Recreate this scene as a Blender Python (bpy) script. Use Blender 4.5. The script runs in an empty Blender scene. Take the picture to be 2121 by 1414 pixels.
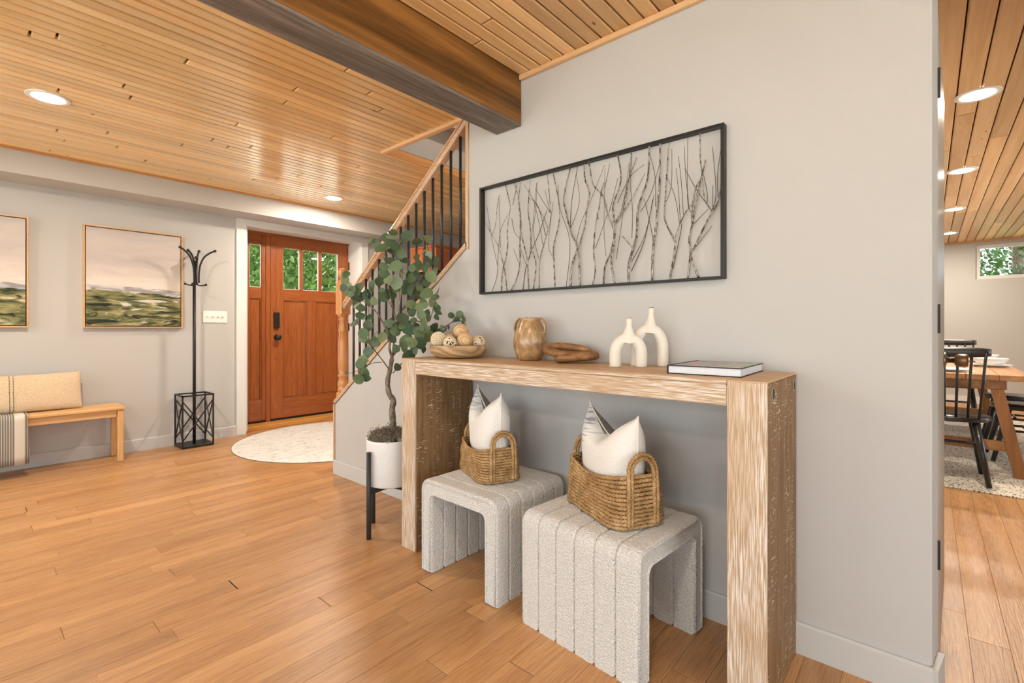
import bpy, bmesh, math, random
from mathutils import Vector, Matrix, Euler
from math import sin, cos, pi, radians, sqrt, exp

# ------------------------------------------------------------------ camera, world, exposure
SC = bpy.context.scene
COL = SC.collection
cd = bpy.data.cameras.new('camera')
cd.sensor_width = 36.0
cd.lens = 995.0 / 2121.0 * 36.0
cd.shift_y = -27.0 / 2121.0
cd.clip_start = 0.02
cam = bpy.data.objects.new('camera', cd)
COL.objects.link(cam)
cam.location = (0, 0, 1.10)
cam.rotation_euler = (radians(90), 0, math.atan2(864.5, 995.0) - radians(90))
SC.camera = cam

W = bpy.data.worlds.new('sky'); SC.world = W
W.use_nodes = True
bg = W.node_tree.nodes['Background']
bg.inputs[0].default_value = (0.86, 0.93, 1.0, 1)
bg.inputs[1].default_value = 4.2

SC.view_settings.view_transform = 'Standard'
SC.view_settings.look = 'None'
SC.view_settings.gamma = 1.0
SC.view_settings.use_curve_mapping = False
SC.view_settings.exposure = 0.55

LAMP_W = 13.0            # watts of one recessed light
LAMP_COL = (1.0, 0.88, 0.73)

sun = bpy.data.lights.new('sun', 'SUN'); sun.energy = 22.0; sun.angle = radians(0.6); sun.color = (1.0, 0.96, 0.9)
sun_o = bpy.data.objects.new('sun', sun); COL.objects.link(sun_o); sun_o.rotation_euler = (radians(-24), radians(14), 0)

def sun_through(name, loc, rot, sx, sy):       # marks a window opening so daylight is sampled through it
    l = bpy.data.lights.new(name, 'AREA'); l.shape = 'RECTANGLE'; l.size = sx; l.size_y = sy
    l.cycles.is_portal = True
    o = bpy.data.objects.new(name, l); COL.objects.link(o); o.location = loc; o.rotation_euler = rot
    return o
sun_through('daylight_living', (-3.62, -0.4, 1.3), (0, radians(-90), 0), 1.9, 4.2)
sun_through('daylight_foyer', (-3.62, 3.6, 1.3), (0, radians(-90), 0), 1.9, 2.6)
sun_through('daylight_rear', (-0.8, -3.32, 1.3), (radians(90), 0, 0), 4.2, 1.9)
sun_through('daylight_dining', (9.83, -1.35, 2.07), (0, radians(90), 0), 0.5, 1.7)
sun_through('daylight_dining_side', (5.8, -3.4, 1.35), (radians(90), 0, 0), 3.0, 1.9)

# ------------------------------------------------------------------ helpers
def s2l(c):
    return tuple(((v/255)/12.92 if v/255 <= 0.04045 else ((v/255+0.055)/1.055)**2.4) for v in c)

class NT:
    def __init__(s, name):
        s.m = bpy.data.materials.new(name); s.m.use_nodes = True
        s.t = s.m.node_tree
        s.b = s.t.nodes['Principled BSDF']
    def n(s, typ, **k):
        o = s.t.nodes.new(typ)
        for a, v in k.items():
            if a.startswith('i_'):
                key = a[2:]
                key = int(key) if key.isdigit() else key.replace('_', ' ')
                if hasattr(v, 'is_output'): s.t.links.new(v, o.inputs[key])
                else: o.inputs[key].default_value = v
            else: setattr(o, a, v)
        return o
    def math(s, op, a, b=0.0, c=None):
        o = s.n('ShaderNodeMath', operation=op)
        for i, v in enumerate((a, b, c)):
            if v is None: continue
            if hasattr(v, 'is_output'): s.t.links.new(v, o.inputs[i])
            else: o.inputs[i].default_value = v
        return o.outputs[0]
    def mix(s, f, a, b, mode='MIX'):
        o = s.n('ShaderNodeMix', data_type='RGBA', blend_type=mode)
        for i, v in ((0, f), (6, a), (7, b)):
            if hasattr(v, 'is_output'): s.t.links.new(v, o.inputs[i])
            else: o.inputs[i].default_value = v if i == 0 else (*v[:3], 1)
        return o.outputs[2]
    def ramp(s, f, stops, interp='LINEAR'):
        o = s.n('ShaderNodeValToRGB'); r = o.color_ramp; r.interpolation = interp
        while len(r.elements) > 1: r.elements.remove(r.elements[-1])
        for i, (p, c) in enumerate(stops):
            e = r.elements[0] if i == 0 else r.elements.new(p)
            e.position = p; e.color = (*c[:3], 1) if hasattr(c, '__len__') else (c, c, c, 1)
        s.t.links.new(f, o.inputs[0])
        return o.outputs[0]
    def coords(s, scale=(1, 1, 1), rnd=0.0, rot=(0, 0, 0), kind='Object'):
        tc = s.n('ShaderNodeTexCoord').outputs[kind]
        if rnd:
            oi = s.n('ShaderNodeObjectInfo').outputs['Random']
            v = s.n('ShaderNodeCombineXYZ', i_0=s.math('MULTIPLY', oi, rnd), i_1=s.math('MULTIPLY', oi, rnd*1.7), i_2=s.math('MULTIPLY', oi, rnd*0.6))
            tc = s.n('ShaderNodeVectorMath', operation='ADD', i_0=tc, i_1=v.outputs[0]).outputs[0]
        return s.n('ShaderNodeMapping', i_0=tc, i_2=rot, i_3=scale).outputs[0]
    def noise(s, vec, scale=5, detail=3, rough=0.5, dist=0.0):
        return s.n('ShaderNodeTexNoise', i_Vector=vec, i_Scale=scale, i_Detail=detail, i_Roughness=rough, i_Distortion=dist).outputs[0]
    def voro(s, vec, scale=5, feature='F1', out='Distance'):
        return s.n('ShaderNodeTexVoronoi', feature=feature, i_Vector=vec, i_Scale=scale).outputs[out]
    def bump(s, h, strength=0.3, dist=0.01):
        o = s.n('ShaderNodeBump', i_Strength=strength, i_Distance=dist, i_Height=h)
        s.t.links.new(o.outputs[0], s.b.inputs['Normal'])
    def out(s, col=None, rough=0.6, spec=0.5, metal=0.0, coat=0.0, coat_rough=0.1, sheen=0.0):
        if col is not None:
            if hasattr(col, 'is_output'): s.t.links.new(col, s.b.inputs['Base Color'])
            else: s.b.inputs['Base Color'].default_value = (*col[:3], 1)
        if hasattr(rough, 'is_output'): s.t.links.new(rough, s.b.inputs['Roughness'])
        else: s.b.inputs['Roughness'].default_value = rough
        s.b.inputs['Specular IOR Level'].default_value = spec
        s.b.inputs['Metallic'].default_value = metal
        s.b.inputs['Coat Weight'].default_value = coat
        s.b.inputs['Coat Roughness'].default_value = coat_rough
        s.b.inputs['Sheen Weight'].default_value = sheen
        return s.m

def plain(name, rgb, rough=0.6, spec=0.5, metal=0.0, coat=0.0, bump=0.0, bscale=60, var=0.06):
    t = NT(name); c = s2l(rgb)
    v = t.coords()
    nz = t.noise(v, bscale, 3)
    col = t.mix(nz, tuple(x*(1-var) for x in c), tuple(min(1, x*(1+var)) for x in c))
    if bump: t.bump(nz, bump, 0.004)
    return t.out(col, rough, spec, metal, coat)

AX = {'X': (0.5, 9, 9), 'Y': (9, 0.5, 9), 'Z': (9, 9, 0.5)}
def wood(name, dark, mid, light, axis='X', rough=0.45, knots=0.0, rnd=19.0, var=0.25, coat=0.0, bump=0.12, scale=1.0, fine=0.35, spec=0.4, coat_rough=0.12, kscale=2.6, ff=7):
    t = NT(name); d, m, l = s2l(dark), s2l(mid), s2l(light)
    sc = tuple(v*scale for v in AX[axis])
    v = t.coords(sc, rnd)
    big = t.noise(v, 1.0, 4, 0.55, 0.8)
    fib = t.noise(t.coords(tuple(v*ff for v in sc), rnd), 1.0, 3, 0.6)
    g = t.math('ADD', t.math('MULTIPLY', big, 1-fine), t.math('MULTIPLY', fib, fine))
    col = t.ramp(g, [(0.30, d), (0.50, m), (0.70, l)])
    oi = t.n('ShaderNodeObjectInfo').outputs['Random']
    br = t.math('ADD', t.math('MULTIPLY', oi, var), 1-var*0.55)
    col = t.mix(1.0, col, t.n('ShaderNodeCombineXYZ', i_0=br, i_1=br, i_2=t.math('MULTIPLY', br, 0.98)).outputs[0], 'MULTIPLY')
    if knots:
        ks = {'X': (1.7, 4.0, 4.0), 'Y': (4.0, 1.7, 4.0), 'Z': (4.0, 4.0, 1.7)}[axis]
        kv = t.coords(ks, rnd)
        kd = t.voro(kv, kscale)
        k = t.ramp(kd, [(0.0, 1), (knots*0.6, 1), (knots, 0)])
        col = t.mix(t.math('MULTIPLY', k, 0.85), col, s2l((88, 50, 26)))
    t.bump(fib, bump, 0.003)
    return t.out(col, rough, spec, 0, coat, coat_rough)

def link(o, parent=None):
    COL.objects.link(o)
    if parent is not None: o.parent = parent
    return o
def mesh_obj(name, me, mat, parent=None):
    o = bpy.data.objects.new(name, me)
    if mat is not None and not me.materials: me.materials.append(mat)
    return link(o, parent)
def obj(name, bm, mat, parent=None, smooth=False, loc=None):
    me = bpy.data.meshes.new(name)
    bmesh.ops.recalc_face_normals(bm, faces=bm.faces)
    bm.to_mesh(me); bm.free()
    if smooth:
        for p in me.polygons: p.use_smooth = True
    o = mesh_obj(name, me, mat, parent)
    if loc is not None: o.location = loc
    return o
def tag(o, label, cat, group=None):
    o['label'] = label; o['category'] = cat
    if group: o['group'] = group
    return o
def struct(o):
    o['kind'] = 'structure'; return o
def empty(name, loc=(0, 0, 0), rz=0.0):
    o = bpy.data.objects.new(name, None); link(o); o.location = loc; o.rotation_euler = (0, 0, rz); o.empty_display_size = 0.1
    return o
def thing(name, label, cat, loc=(0, 0, 0), rz=0.0, group=None):
    return tag(empty(name, loc, rz), label, cat, group)
def BM(): return bmesh.new()
def box(bm, x0, x1, y0, y1, z0, z1, bev=0.0, seg=1):
    n0 = set(bm.verts)
    vs = [bm.verts.new(p) for p in ((x0,y0,z0),(x1,y0,z0),(x1,y1,z0),(x0,y1,z0),(x0,y0,z1),(x1,y0,z1),(x1,y1,z1),(x0,y1,z1))]
    fs = [bm.faces.new([vs[i] for i in f]) for f in ((0,3,2,1),(4,5,6,7),(0,1,5,4),(1,2,6,5),(2,3,7,6),(3,0,4,7))]
    if bev:
        es = list({e for f in fs for e in f.edges})
        bmesh.ops.bevel(bm, geom=es, offset=bev, segments=seg, affect='EDGES', profile=0.6)
    return bm
def bx(name, mat, parent, x0, x1, y0, y1, z0, z1, bev=0.0, seg=1):
    return obj(name, box(BM(), x0, x1, y0, y1, z0, z1, bev, seg), mat, parent)
def frames(pts, closed=False):
    n = len(pts); T = []
    for i in range(n):
        a = pts[i-1] if (i > 0 or closed) else pts[i]
        b = pts[(i+1) % n] if (i < n-1 or closed) else pts[i]
        T.append((b-a).normalized())
    up = Vector((0, 0, 1)) if abs(T[0].z) < 0.9 else Vector((1, 0, 0))
    N = [(up - T[0]*up.dot(T[0])).normalized()]
    for i in range(1, n):
        v = N[-1] - T[i]*N[-1].dot(T[i])
        N.append(v.normalized() if v.length > 1e-6 else N[-1])
    return T, N
def tube(bm, pts, rad, seg=8, closed=False, cap=True, flat=1.0, up=None):
    pts = [Vector(p) for p in pts]
    if not hasattr(rad, '__len__'): rad = [rad]*len(pts)
    T, N = frames(pts, closed)
    rings = []
    for p, t, n, r in zip(pts, T, N, rad):
        if up is not None:
            n = (Vector(up) - t*Vector(up).dot(t)).normalized()
        b = t.cross(n)
        rings.append([bm.verts.new(p + n*(r*cos(2*pi*k/seg)) + b*(r*flat*sin(2*pi*k/seg))) for k in range(seg)])
    m = len(rings)
    for i in range(m if closed else m-1):
        A, B = rings[i], rings[(i+1) % m]
        for k in range(seg):
            bm.faces.new((A[k], A[(k+1) % seg], B[(k+1) % seg], B[k]))
    if cap and not closed:
        bm.faces.new(rings[0][::-1]); bm.faces.new(rings[-1])
    return bm
def lathe(bm, prof, seg=32, c=(0, 0, 0), axis='Z', cap=True):
    rings = []
    for r, z in prof:
        R = []
        for k in range(seg):
            a = 2*pi*k/seg
            p = (c[0]+r*cos(a), c[1]+r*sin(a), c[2]+z)
            if axis == 'Y': p = (c[0]+r*cos(a), c[1]+z, c[2]+r*sin(a))
            if axis == 'X': p = (c[0]+z, c[1]+r*cos(a), c[2]+r*sin(a))
            R.append(bm.verts.new(p))
        rings.append(R)
    for A, B in zip(rings, rings[1:]):
        for k in range(seg):
            bm.faces.new((A[k], A[(k+1) % seg], B[(k+1) % seg], B[k]))
    if cap:
        if prof[0][0] > 1e-6: bm.faces.new(rings[0][::-1])
        if prof[-1][0] > 1e-6: bm.faces.new(rings[-1])
    bmesh.ops.remove_doubles(bm, verts=bm.verts, dist=1e-6)
    return bm
def prism(bm, poly, d0, d1, axis='X'):
    def P(a, b, d): return {'X': (d, a, b), 'Y': (a, d, b), 'Z': (a, b, d)}[axis]
    A = [bm.verts.new(P(a, b, d0)) for a, b in poly]; B = [bm.verts.new(P(a, b, d1)) for a, b in poly]
    n = len(poly)
    bm.faces.new(A[::-1]); bm.faces.new(B)
    for i in range(n): bm.faces.new((A[i], A[(i+1) % n], B[(i+1) % n], B[i]))
    return bm
def catmull(pts, sub=4, closed=False):
    pts = [Vector(p) for p in pts]; n = len(pts); out = []
    rng = n if closed else n-1
    for i in range(rng):
        p0 = pts[i-1] if (i > 0 or closed) else pts[i]
        p1 = pts[i]; p2 = pts[(i+1) % n]
        p3 = pts[(i+2) % n] if (i+2 < n or closed) else p2
        for k in range(sub):
            t = k/sub
            out.append(0.5*((2*p1) + (p2-p0)*t + (2*p0-5*p1+4*p2-p3)*t*t + (3*p1-p0-3*p2+p3)*t**3))
    if not closed: out.append(pts[-1])
    return out
def bar(bm, a, b, w, h=None, up=(0, 0, 1)):           # straight square bar from a to b
    a, b = Vector(a), Vector(b); h = h or w
    t = (b-a).normalized(); u = Vector(up)
    if abs(t.dot(u)) > 0.98: u = Vector((1, 0, 0))
    n = (u - t*u.dot(t)).normalized(); s = t.cross(n)
    q = [(-1, -1), (1, -1), (1, 1), (-1, 1)]
    A = [bm.verts.new(a + s*(x*w/2) + n*(y*h/2)) for x, y in q]; B = [bm.verts.new(b + s*(x*w/2) + n*(y*h/2)) for x, y in q]
    bm.faces.new(A[::-1]); bm.faces.new(B)
    for i in range(4): bm.faces.new((A[i], A[(i+1) % 4], B[(i+1) % 4], B[i]))
    return bm
def copy_tree(o, parent=None):
    c = o.copy(); COL.objects.link(c); c.parent = parent
    for ch in list(o.children): copy_tree(ch, c)
    return c
R = random.Random(11)

# ------------------------------------------------------------------ materials
M = {}
def paint(name, rgb, rough=0.7):
    t = NT(name); c = s2l(rgb)
    n1 = t.noise(t.coords(), 1.3, 2); n2 = t.noise(t.coords(), 260, 2)
    col = t.mix(n1, tuple(x*0.97 for x in c), tuple(min(1, x*1.02) for x in c))
    t.bump(n2, 0.06, 0.002)
    return t.out(col, rough, 0.3)
M['wall'] = paint('wall_paint', (190, 188, 185))
M['base'] = paint('baseboard_paint', (196, 195, 192), 0.5)
M['white'] = paint('white_trim_paint', (224, 223, 220), 0.45)
M['floor'] = wood('floor_oak', (142, 95, 57), (182, 134, 87), (202, 157, 109), 'X', 0.36, 0.0, 31, 0.22, 0.0, 0.35, 1.0, 0.55, 0.6, 0.12, 2.6, 20)
M['pine'] = wood('ceiling_pine', (226, 184, 122), (242, 207, 148), (250, 225, 176), 'X', 0.30, 0.046, 23, 0.30, 0.8, 0.05, 0.8, 0.3, 0.5, 0.16)
M['pine_near'] = wood('ceiling_pine_knotty', (196, 150, 100), (222, 182, 132), (236, 204, 158), 'X', 0.42, 0.062, 29, 0.42, 0.1, 0.06, 0.8, 0.3, 0.35, 0.25, 2.2)
M['back'] = plain('board_joint_shadow', (58, 36, 18), 0.9)
M['pine_trim'] = wood('pine_trim', (200, 158, 114), (218, 180, 138), (230, 198, 160), 'Y', 0.45)
M['pine_trim_x'] = wood('pine_trim_x', (182, 122, 70), (206, 150, 94), (220, 170, 118), 'X', 0.4)
M['beam_side'] = wood('beam_brown_board', (44, 25, 9), (108, 70, 32), (164, 112, 58), 'X', 0.5, 0.085, 5, 0.0, 0, 0.2, 0.75, 0.3, 0.35, 0.1, 1.0)
M['beam_bottom'] = wood('beam_grey_board', (66, 60, 56), (114, 106, 100), (164, 155, 148), 'X', 0.55, 0.05, 3, 0.0, 0, 0.4, 1.3, 0.4, 0.35, 0.1, 1.2)  # underside board coloured greyer than the side boards
M['door_y'] = wood('door_fir_vertical', (122, 62, 27), (154, 84, 40), (174, 102, 54), 'Z', 0.36, 0, 9, 0.08, 0.15, 0.08, 1.6, 0.55)
M['door_x'] = wood('door_fir_cross', (122, 62, 27), (154, 84, 40), (174, 102, 54), 'X', 0.36, 0, 9, 0.08, 0.15, 0.08, 1.6, 0.55)
M['oak_rail'] = wood('oak_handrail', (164, 130, 100), (198, 166, 136), (216, 190, 162), 'Y', 0.4, 0, 5, 0.06, 0, 0.25, 1.8, 0.6)
M['oak_newel'] = wood('oak_newel', (166, 104, 54), (200, 140, 86), (216, 162, 108), 'Z', 0.3, 0, 5, 0.1, 0.2, 0.12, 1.5, 0.5)
M['oak_trim'] = wood('oak_edge_trim', (164, 130, 100), (198, 166, 132), (216, 190, 158), 'Z', 0.4, 0, 5, 0.06, 0, 0.2, 1.8, 0.6)
M['oak_thr'] = wood('oak_threshold', (190, 126, 60), (214, 156, 84), (226, 174, 104), 'X', 0.3, 0, 5, 0.05, 0.2)
M['bench'] = wood('bench_oak', (196, 146, 92), (214, 168, 114), (226, 184, 134), 'X', 0.4, 0, 5, 0.05, 0, 0.08, 1.4, 0.5)
M['bench_z'] = wood('bench_oak_legs', (196, 146, 92), (214, 168, 114), (226, 184, 134), 'Z', 0.4, 0, 5, 0.05, 0, 0.08, 1.4, 0.5)
M['table'] = wood('dining_table_wood', (128, 82, 40), (168, 116, 64), (194, 146, 92), 'X', 0.4, 0, 7, 0.18, 0.1)
M['table_z'] = wood('dining_table_legs', (112, 70, 30), (150, 98, 46), (172, 120, 64), 'Z', 0.4, 0, 7, 0.12, 0.1)
M['cherry'] = wood('cherry_cabinet', (126, 62, 24), (160, 86, 38), (180, 106, 54), 'Z', 0.35, 0, 7, 0.06, 0.2)
M['black'] = plain('black_metal', (30, 29, 28), 0.42, 0.4, 0.0, 0, 0.05, 300)
M['baluster'] = plain('black_baluster', (42, 44, 47), 0.4, 0.5)
M['blackwood'] = wood('ebonised_wood', (30, 26, 25), (40, 36, 35), (54, 49, 47), 'Z', 0.32, 0, 5, 0.05, 0.15, 0.1)
M['stand'] = wood('black_stained_oak', (34, 35, 35), (52, 53, 54), (76, 77, 78), 'Z', 0.5, 0, 5, 0.05, 0, 0.25, 2.0, 0.6)
M['ceramic'] = plain('white_ceramic', (232, 231, 228), 0.25, 0.5)
M['pot'] = plain('white_pot_glaze', (228, 226, 222), 0.5, 0.4)
M['chrome'] = plain('brushed_nickel', (176, 172, 166), 0.28, 0.5, 1.0)
M['bronze'] = plain('bronze_knob', (134, 104, 78), 0.35, 0.5, 0.6)
M['plastic'] = plain('white_plastic', (236, 234, 230), 0.35, 0.5)

def glass():
    t = NT('window_glass')
    for n in list(t.t.nodes):
        if n.type == 'BSDF_PRINCIPLED': t.t.nodes.remove(n)
    outn = [n for n in t.t.nodes if n.type == 'OUTPUT_MATERIAL'][0]
    fr = t.n('ShaderNodeFresnel', i_IOR=1.45)
    tr = t.n('ShaderNodeBsdfTransparent'); tr.inputs[0].default_value = (0.96, 0.98, 0.97, 1)
    gl = t.n('ShaderNodeBsdfGlossy'); gl.inputs['Roughness'].default_value = 0.02
    mx = t.n('ShaderNodeMixShader', i_0=fr.outputs[0], i_1=tr.outputs[0], i_2=gl.outputs[0])
    t.t.links.new(mx.outputs[0], outn.inputs[0])
    return t.m
M['glass'] = glass()
def emis(name, col, s):
    t = NT(name); t.b.inputs['Emission Color'].default_value = (*col, 1); t.b.inputs['Emission Strength'].default_value = s
    return t.out((0.9, 0.9, 0.9), 0.4)
M['lens'] = emis('lit_lens', (1.0, 0.93, 0.84), 9.0)

def whitewash(name, axis):
    t = NT(name)
    sc = {'Z': (1, 1, 0.035), 'Y': (1, 0.035, 1), 'X': (0.035, 1, 1)}[axis]
    v = t.coords(tuple(s*300 for s in sc), 7)
    fib = t.noise(v, 1.0, 3, 0.6)
    patch = t.noise(t.coords(tuple(s*9 for s in {'Z': (1, 1, .3), 'Y': (1, .3, 1), 'X': (.3, 1, 1)}[axis]), 7), 1.0, 2)
    base = t.ramp(fib, [(0.3, s2l((168, 140, 110))), (0.6, s2l((196, 170, 140)))])
    w = t.math('MULTIPLY', t.ramp(fib, [(0.46, 0), (0.62, 1)]), t.ramp(patch, [(0.36, 0.2), (0.58, 1)]))
    col = t.mix(t.math('MULTIPLY', w, 0.85), base, s2l((230, 225, 218)))
    t.bump(fib, 0.25, 0.003)
    return t.out(col, 0.6, 0.3)
M['wash_z'] = whitewash('whitewashed_oak_upright', 'Z')
M['wash_y'] = whitewash('whitewashed_oak_level', 'Y')
def sawn(name):
    t = NT(name)
    v = t.coords((36, 36, 250), 7)
    marks = t.noise(v, 1.0, 2, 0.5, 0.0)
    gate = t.noise(t.coords((16, 16, 5), 7), 1.0, 2)
    fib = t.noise(t.coords((60, 60, 4), 7), 1.0, 2)
    base = t.ramp(fib, [(0.3, s2l((116, 86, 55))), (0.7, s2l((146, 113, 76)))])
    k = t.math('MULTIPLY', t.ramp(marks, [(0.60, 0), (0.66, 0.8)]), t.ramp(gate, [(0.46, 0), (0.60, 1)]))
    col = t.mix(k, base, s2l((222, 206, 182)))
    t.bump(marks, 0.25, 0.003)
    return t.out(col, 0.55, 0.35)
M['sawn'] = sawn('sawn_oak_side')
M['console_top'] = wood('console_top_oak', (158, 122, 84), (190, 154, 114), (208, 176, 138), 'Y', 0.45, 0, 5, 0.08, 0, 0.2, 1.5, 0.55)

def boucle():
    t = NT('cream_boucle'); v = t.coords()
    a = t.voro(v, 170); b = t.noise(v, 120, 4, 0.7)
    h = t.math('ADD', t.math('MULTIPLY', a, -0.8), b)
    col = t.ramp(t.noise(v, 200, 2), [(0.3, s2l((208, 203, 195))), (0.7, s2l((236, 233, 228)))])
    t.bump(h, 1.0, 0.006)
    return t.out(col, 0.95, 0.1, sheen=0.3)
M['boucle'] = boucle()
def jute():
    t = NT('jute_braid'); v = t.coords()
    f = t.noise(v, 190, 3, 0.6); g = t.noise(v, 24, 2)
    col = t.ramp(t.math('ADD', t.math('MULTIPLY', f, 0.6), t.math('MULTIPLY', g, 0.4)), [(0.30, s2l((104, 76, 42))), (0.50, s2l((172, 134, 88))), (0.68, s2l((212, 180, 136)))])
    t.bump(f, 0.7, 0.004)
    return t.out(col, 0.75, 0.25)
M['jute'] = jute()
def fabric(name, rgb, scale=420, strength=0.4, rgb2=None):
    t = NT(name); v = t.coords(); c = s2l(rgb)
    wv = t.noise(t.n('ShaderNodeMapping', i_0=v, i_3=(scale, scale*0.25, scale*0.25)).outputs[0], 1.0, 2)
    wh = t.noise(t.n('ShaderNodeMapping', i_0=v, i_3=(scale*0.2, scale*0.2, scale)).outputs[0], 1.0, 2)
    h = t.math('ADD', wv, wh)
    c2 = s2l(rgb2) if rgb2 else tuple(x*0.8 for x in c)
    col = t.mix(t.ramp(t.math('MULTIPLY', h, 0.5), [(0.35, 0), (0.65, 1)]), c2, c)
    t.bump(h, strength, 0.003)
    return t.out(col, 0.9, 0.15, sheen=0.2)
M['linen'] = fabric('burlap_linen', (218, 196, 166), 260, 0.5, (196, 172, 140))
M['cream'] = fabric('cream_cotton', (232, 228, 220), 300, 0.35, (214, 209, 200))
M['greycloth'] = fabric('grey_back_cloth', (150, 146, 142), 300, 0.3)
M['piping'] = plain('cream_piping', (224, 216, 202), 0.8)

def cushion_mat():
    t = NT('cream_panel_cushion')
    g = t.coords((1, 1, 1), 0, kind='Object')
    sep = t.n('ShaderNodeSeparateXYZ', i_0=g)
    x, y, z = sep.outputs
    base = t.mix(t.noise(g, 160, 2), s2l((216, 212, 205)), s2l((236, 233, 228)))
    n = t.noise(t.coords((14, 14, 150)), 1.0, 2, 0.5, 0.4)
    st = t.math('MULTIPLY', t.ramp(n, [(0.54, 0), (0.62, 1)]), t.ramp(z, [(0.0, 0), (0.20, 0), (0.23, 1)]))
    gate = t.ramp(t.math('ADD', x, 0.5), [(0.50, 0), (0.60, 1)])
    col = t.mix(t.math('MULTIPLY', t.math('MULTIPLY', st, gate), 0.75), base, s2l((96, 110, 128)))
    t.bump(t.noise(t.coords((40, 40, 220)), 1.0, 2), 0.4, 0.003)
    return t.out(col, 0.9, 0.15, sheen=0.2)
M['cushion'] = cushion_mat()

def rug_mat(name, a, b, c, scale):
    t = NT(name); v = t.coords((1, 2.2, 1))
    n = t.noise(v, scale, 6, 0.75); n2 = t.noise(v, scale*0.25, 2); f = t.noise(t.coords(), 400, 2)
    k = t.math('MULTIPLY', t.ramp(n, [(0.50, 0), (0.64, 1)]), t.ramp(n2, [(0.42, 0), (0.62, 1)]))
    col = t.mix(k, t.mix(n2, s2l(a), s2l(b)), s2l(c))
    t.bump(f, 0.4, 0.003)
    return t.out(col, 0.95, 0.1)
M['rug'] = rug_mat('pale_distressed_rug', (224, 222, 218), (210, 208, 205), (150, 144, 136), 30)
def flecked():
    t = NT('flecked_dining_rug'); v = t.coords((1, 1.5, 1))
    k = t.ramp(t.noise(v, 62, 2), [(0.55, 0), (0.62, 1)])
    col = t.mix(k, t.mix(t.noise(v, 5, 2), s2l((200, 188, 168)), s2l((222, 214, 200))), s2l((78, 66, 52)))
    t.bump(t.noise(v, 120, 2), 0.5, 0.005)
    return t.out(col, 0.95, 0.1)
M['rug_dining'] = flecked()

def painting(name, seed):
    t = NT(name)
    tc = t.n('ShaderNodeTexCoord').outputs['Generated']
    sep = t.n('ShaderNodeSeparateXYZ', i_0=tc)
    x, z = sep.outputs[0], sep.outputs[2]
    v = t.n('ShaderNodeMapping', i_0=tc, i_1=(seed, seed*0.3, 0), i_2=(0, radians(7), 0), i_3=(1.0, 1, 5.5)).outputs[0]
    n = t.noise(v, 1.6, 5, 0.6, 0.5); n2 = t.noise(v, 3.4, 4, 0.6, 0.8); n3 = t.noise(v, 2.1, 3, 0.55, 1.2)
    sky = t.ramp(t.math('ADD', z, t.math('MULTIPLY', t.math('SUBTRACT', n, 0.5), 0.5)), [(0.40, s2l((222, 212, 202))), (0.58, s2l((206, 195, 188))), (0.72, s2l((190, 181, 176))), (0.86, s2l((200, 190, 184))), (1.0, s2l((184, 178, 176)))])
    land = t.ramp(n2, [(0.30, s2l((44, 48, 40))), (0.42, s2l((82, 88, 58))), (0.53, s2l((134, 132, 92))), (0.62, s2l((168, 158, 116))), (0.70, s2l((214, 206, 186)))])
    land = t.mix(t.ramp(n3, [(0.56, 0), (0.60, 0.9)]), land, s2l((36, 40, 36)))
    land = t.mix(t.ramp(n3, [(0.32, 0.9), (0.37, 0)]), land, s2l((214, 208, 202)))
    sea = t.mix(t.ramp(n2, [(0.45, 0), (0.6, 1)]), s2l((150, 148, 152)), s2l((206, 200, 200)))
    hz = t.math('ADD', z, t.math('MULTIPLY', x, 0.05))
    hz = t.math('ADD', hz, t.math('MULTIPLY', t.math('SUBTRACT', n2, 0.5), 0.07))
    low = t.mix(t.ramp(hz, [(0.375, 0), (0.385, 1)]), land, sea)
    col = t.mix(t.ramp(hz, [(0.43, 0), (0.436, 1)]), low, sky)
    return t.out(col, 0.8, 0.2)
M['paint_a'] = painting('landscape_painting', 3.1)
M['paint_b'] = painting('landscape_painting_dark', 8.7)

def vase_mat():
    t = NT('tan_drip_glaze'); v = t.coords()
    n = t.noise(v, 26, 4, 0.65); n2 = t.noise(t.coords((40, 40, 30)), 1.0, 2)
    col = t.ramp(t.math('ADD', t.math('MULTIPLY', n, 0.6), t.math('MULTIPLY', n2, 0.4)), [(0.36, s2l((134, 102, 68))), (0.5, s2l((164, 128, 86))), (0.64, s2l((194, 162, 122)))])
    t.bump(n, 0.35, 0.004)
    return t.out(col, 0.22, 0.6)
M['vase'] = vase_mat()
M['sculpt'] = plain('matt_sand_ceramic', (226, 218, 206), 0.85, 0.2, 0, 0, 0.15, 220)
def ringwood(name, d, l, sc=70):
    t = NT(name)
    w = t.n('ShaderNodeTexWave', wave_type='RINGS', rings_direction='X', i_Vector=t.coords((1, 1, 1), 0.02, (0.2, 0.4, 0.3)), i_Scale=sc, i_Distortion=2.5, i_Detail=2.0).outputs[1]
    n = t.noise(t.coords(), 70, 2)
    col = t.mix(t.math('ADD', t.math('MULTIPLY', w, 0.7), t.math('MULTIPLY', n, 0.3)), s2l(d), s2l(l))
    return t.out(col, 0.5, 0.3)
M['bowlwood'] = ringwood('paulownia_bowl', (146, 112, 78), (204, 172, 132), 11)
M['ballwood'] = ringwood('turned_pale_wood', (186, 146, 98), (220, 186, 142), 45)
M['rattan'] = plain('bleached_rattan', (226, 208, 178), 0.7, 0.3, 0, 0, 0.1, 120, 0.12)
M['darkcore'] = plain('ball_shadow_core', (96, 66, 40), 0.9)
M['linkwood'] = wood('mango_wood_links', (96, 62, 32), (142, 98, 58), (180, 138, 92), 'Y', 0.45, 0, 5, 0.1, 0, 0.1, 1.2, 0.4)
M['pages'] = plain('book_pages', (214, 216, 222), 0.8, 0.2)
M['bookblack'] = plain('book_black_cloth', (38, 33, 32), 0.6)
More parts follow.
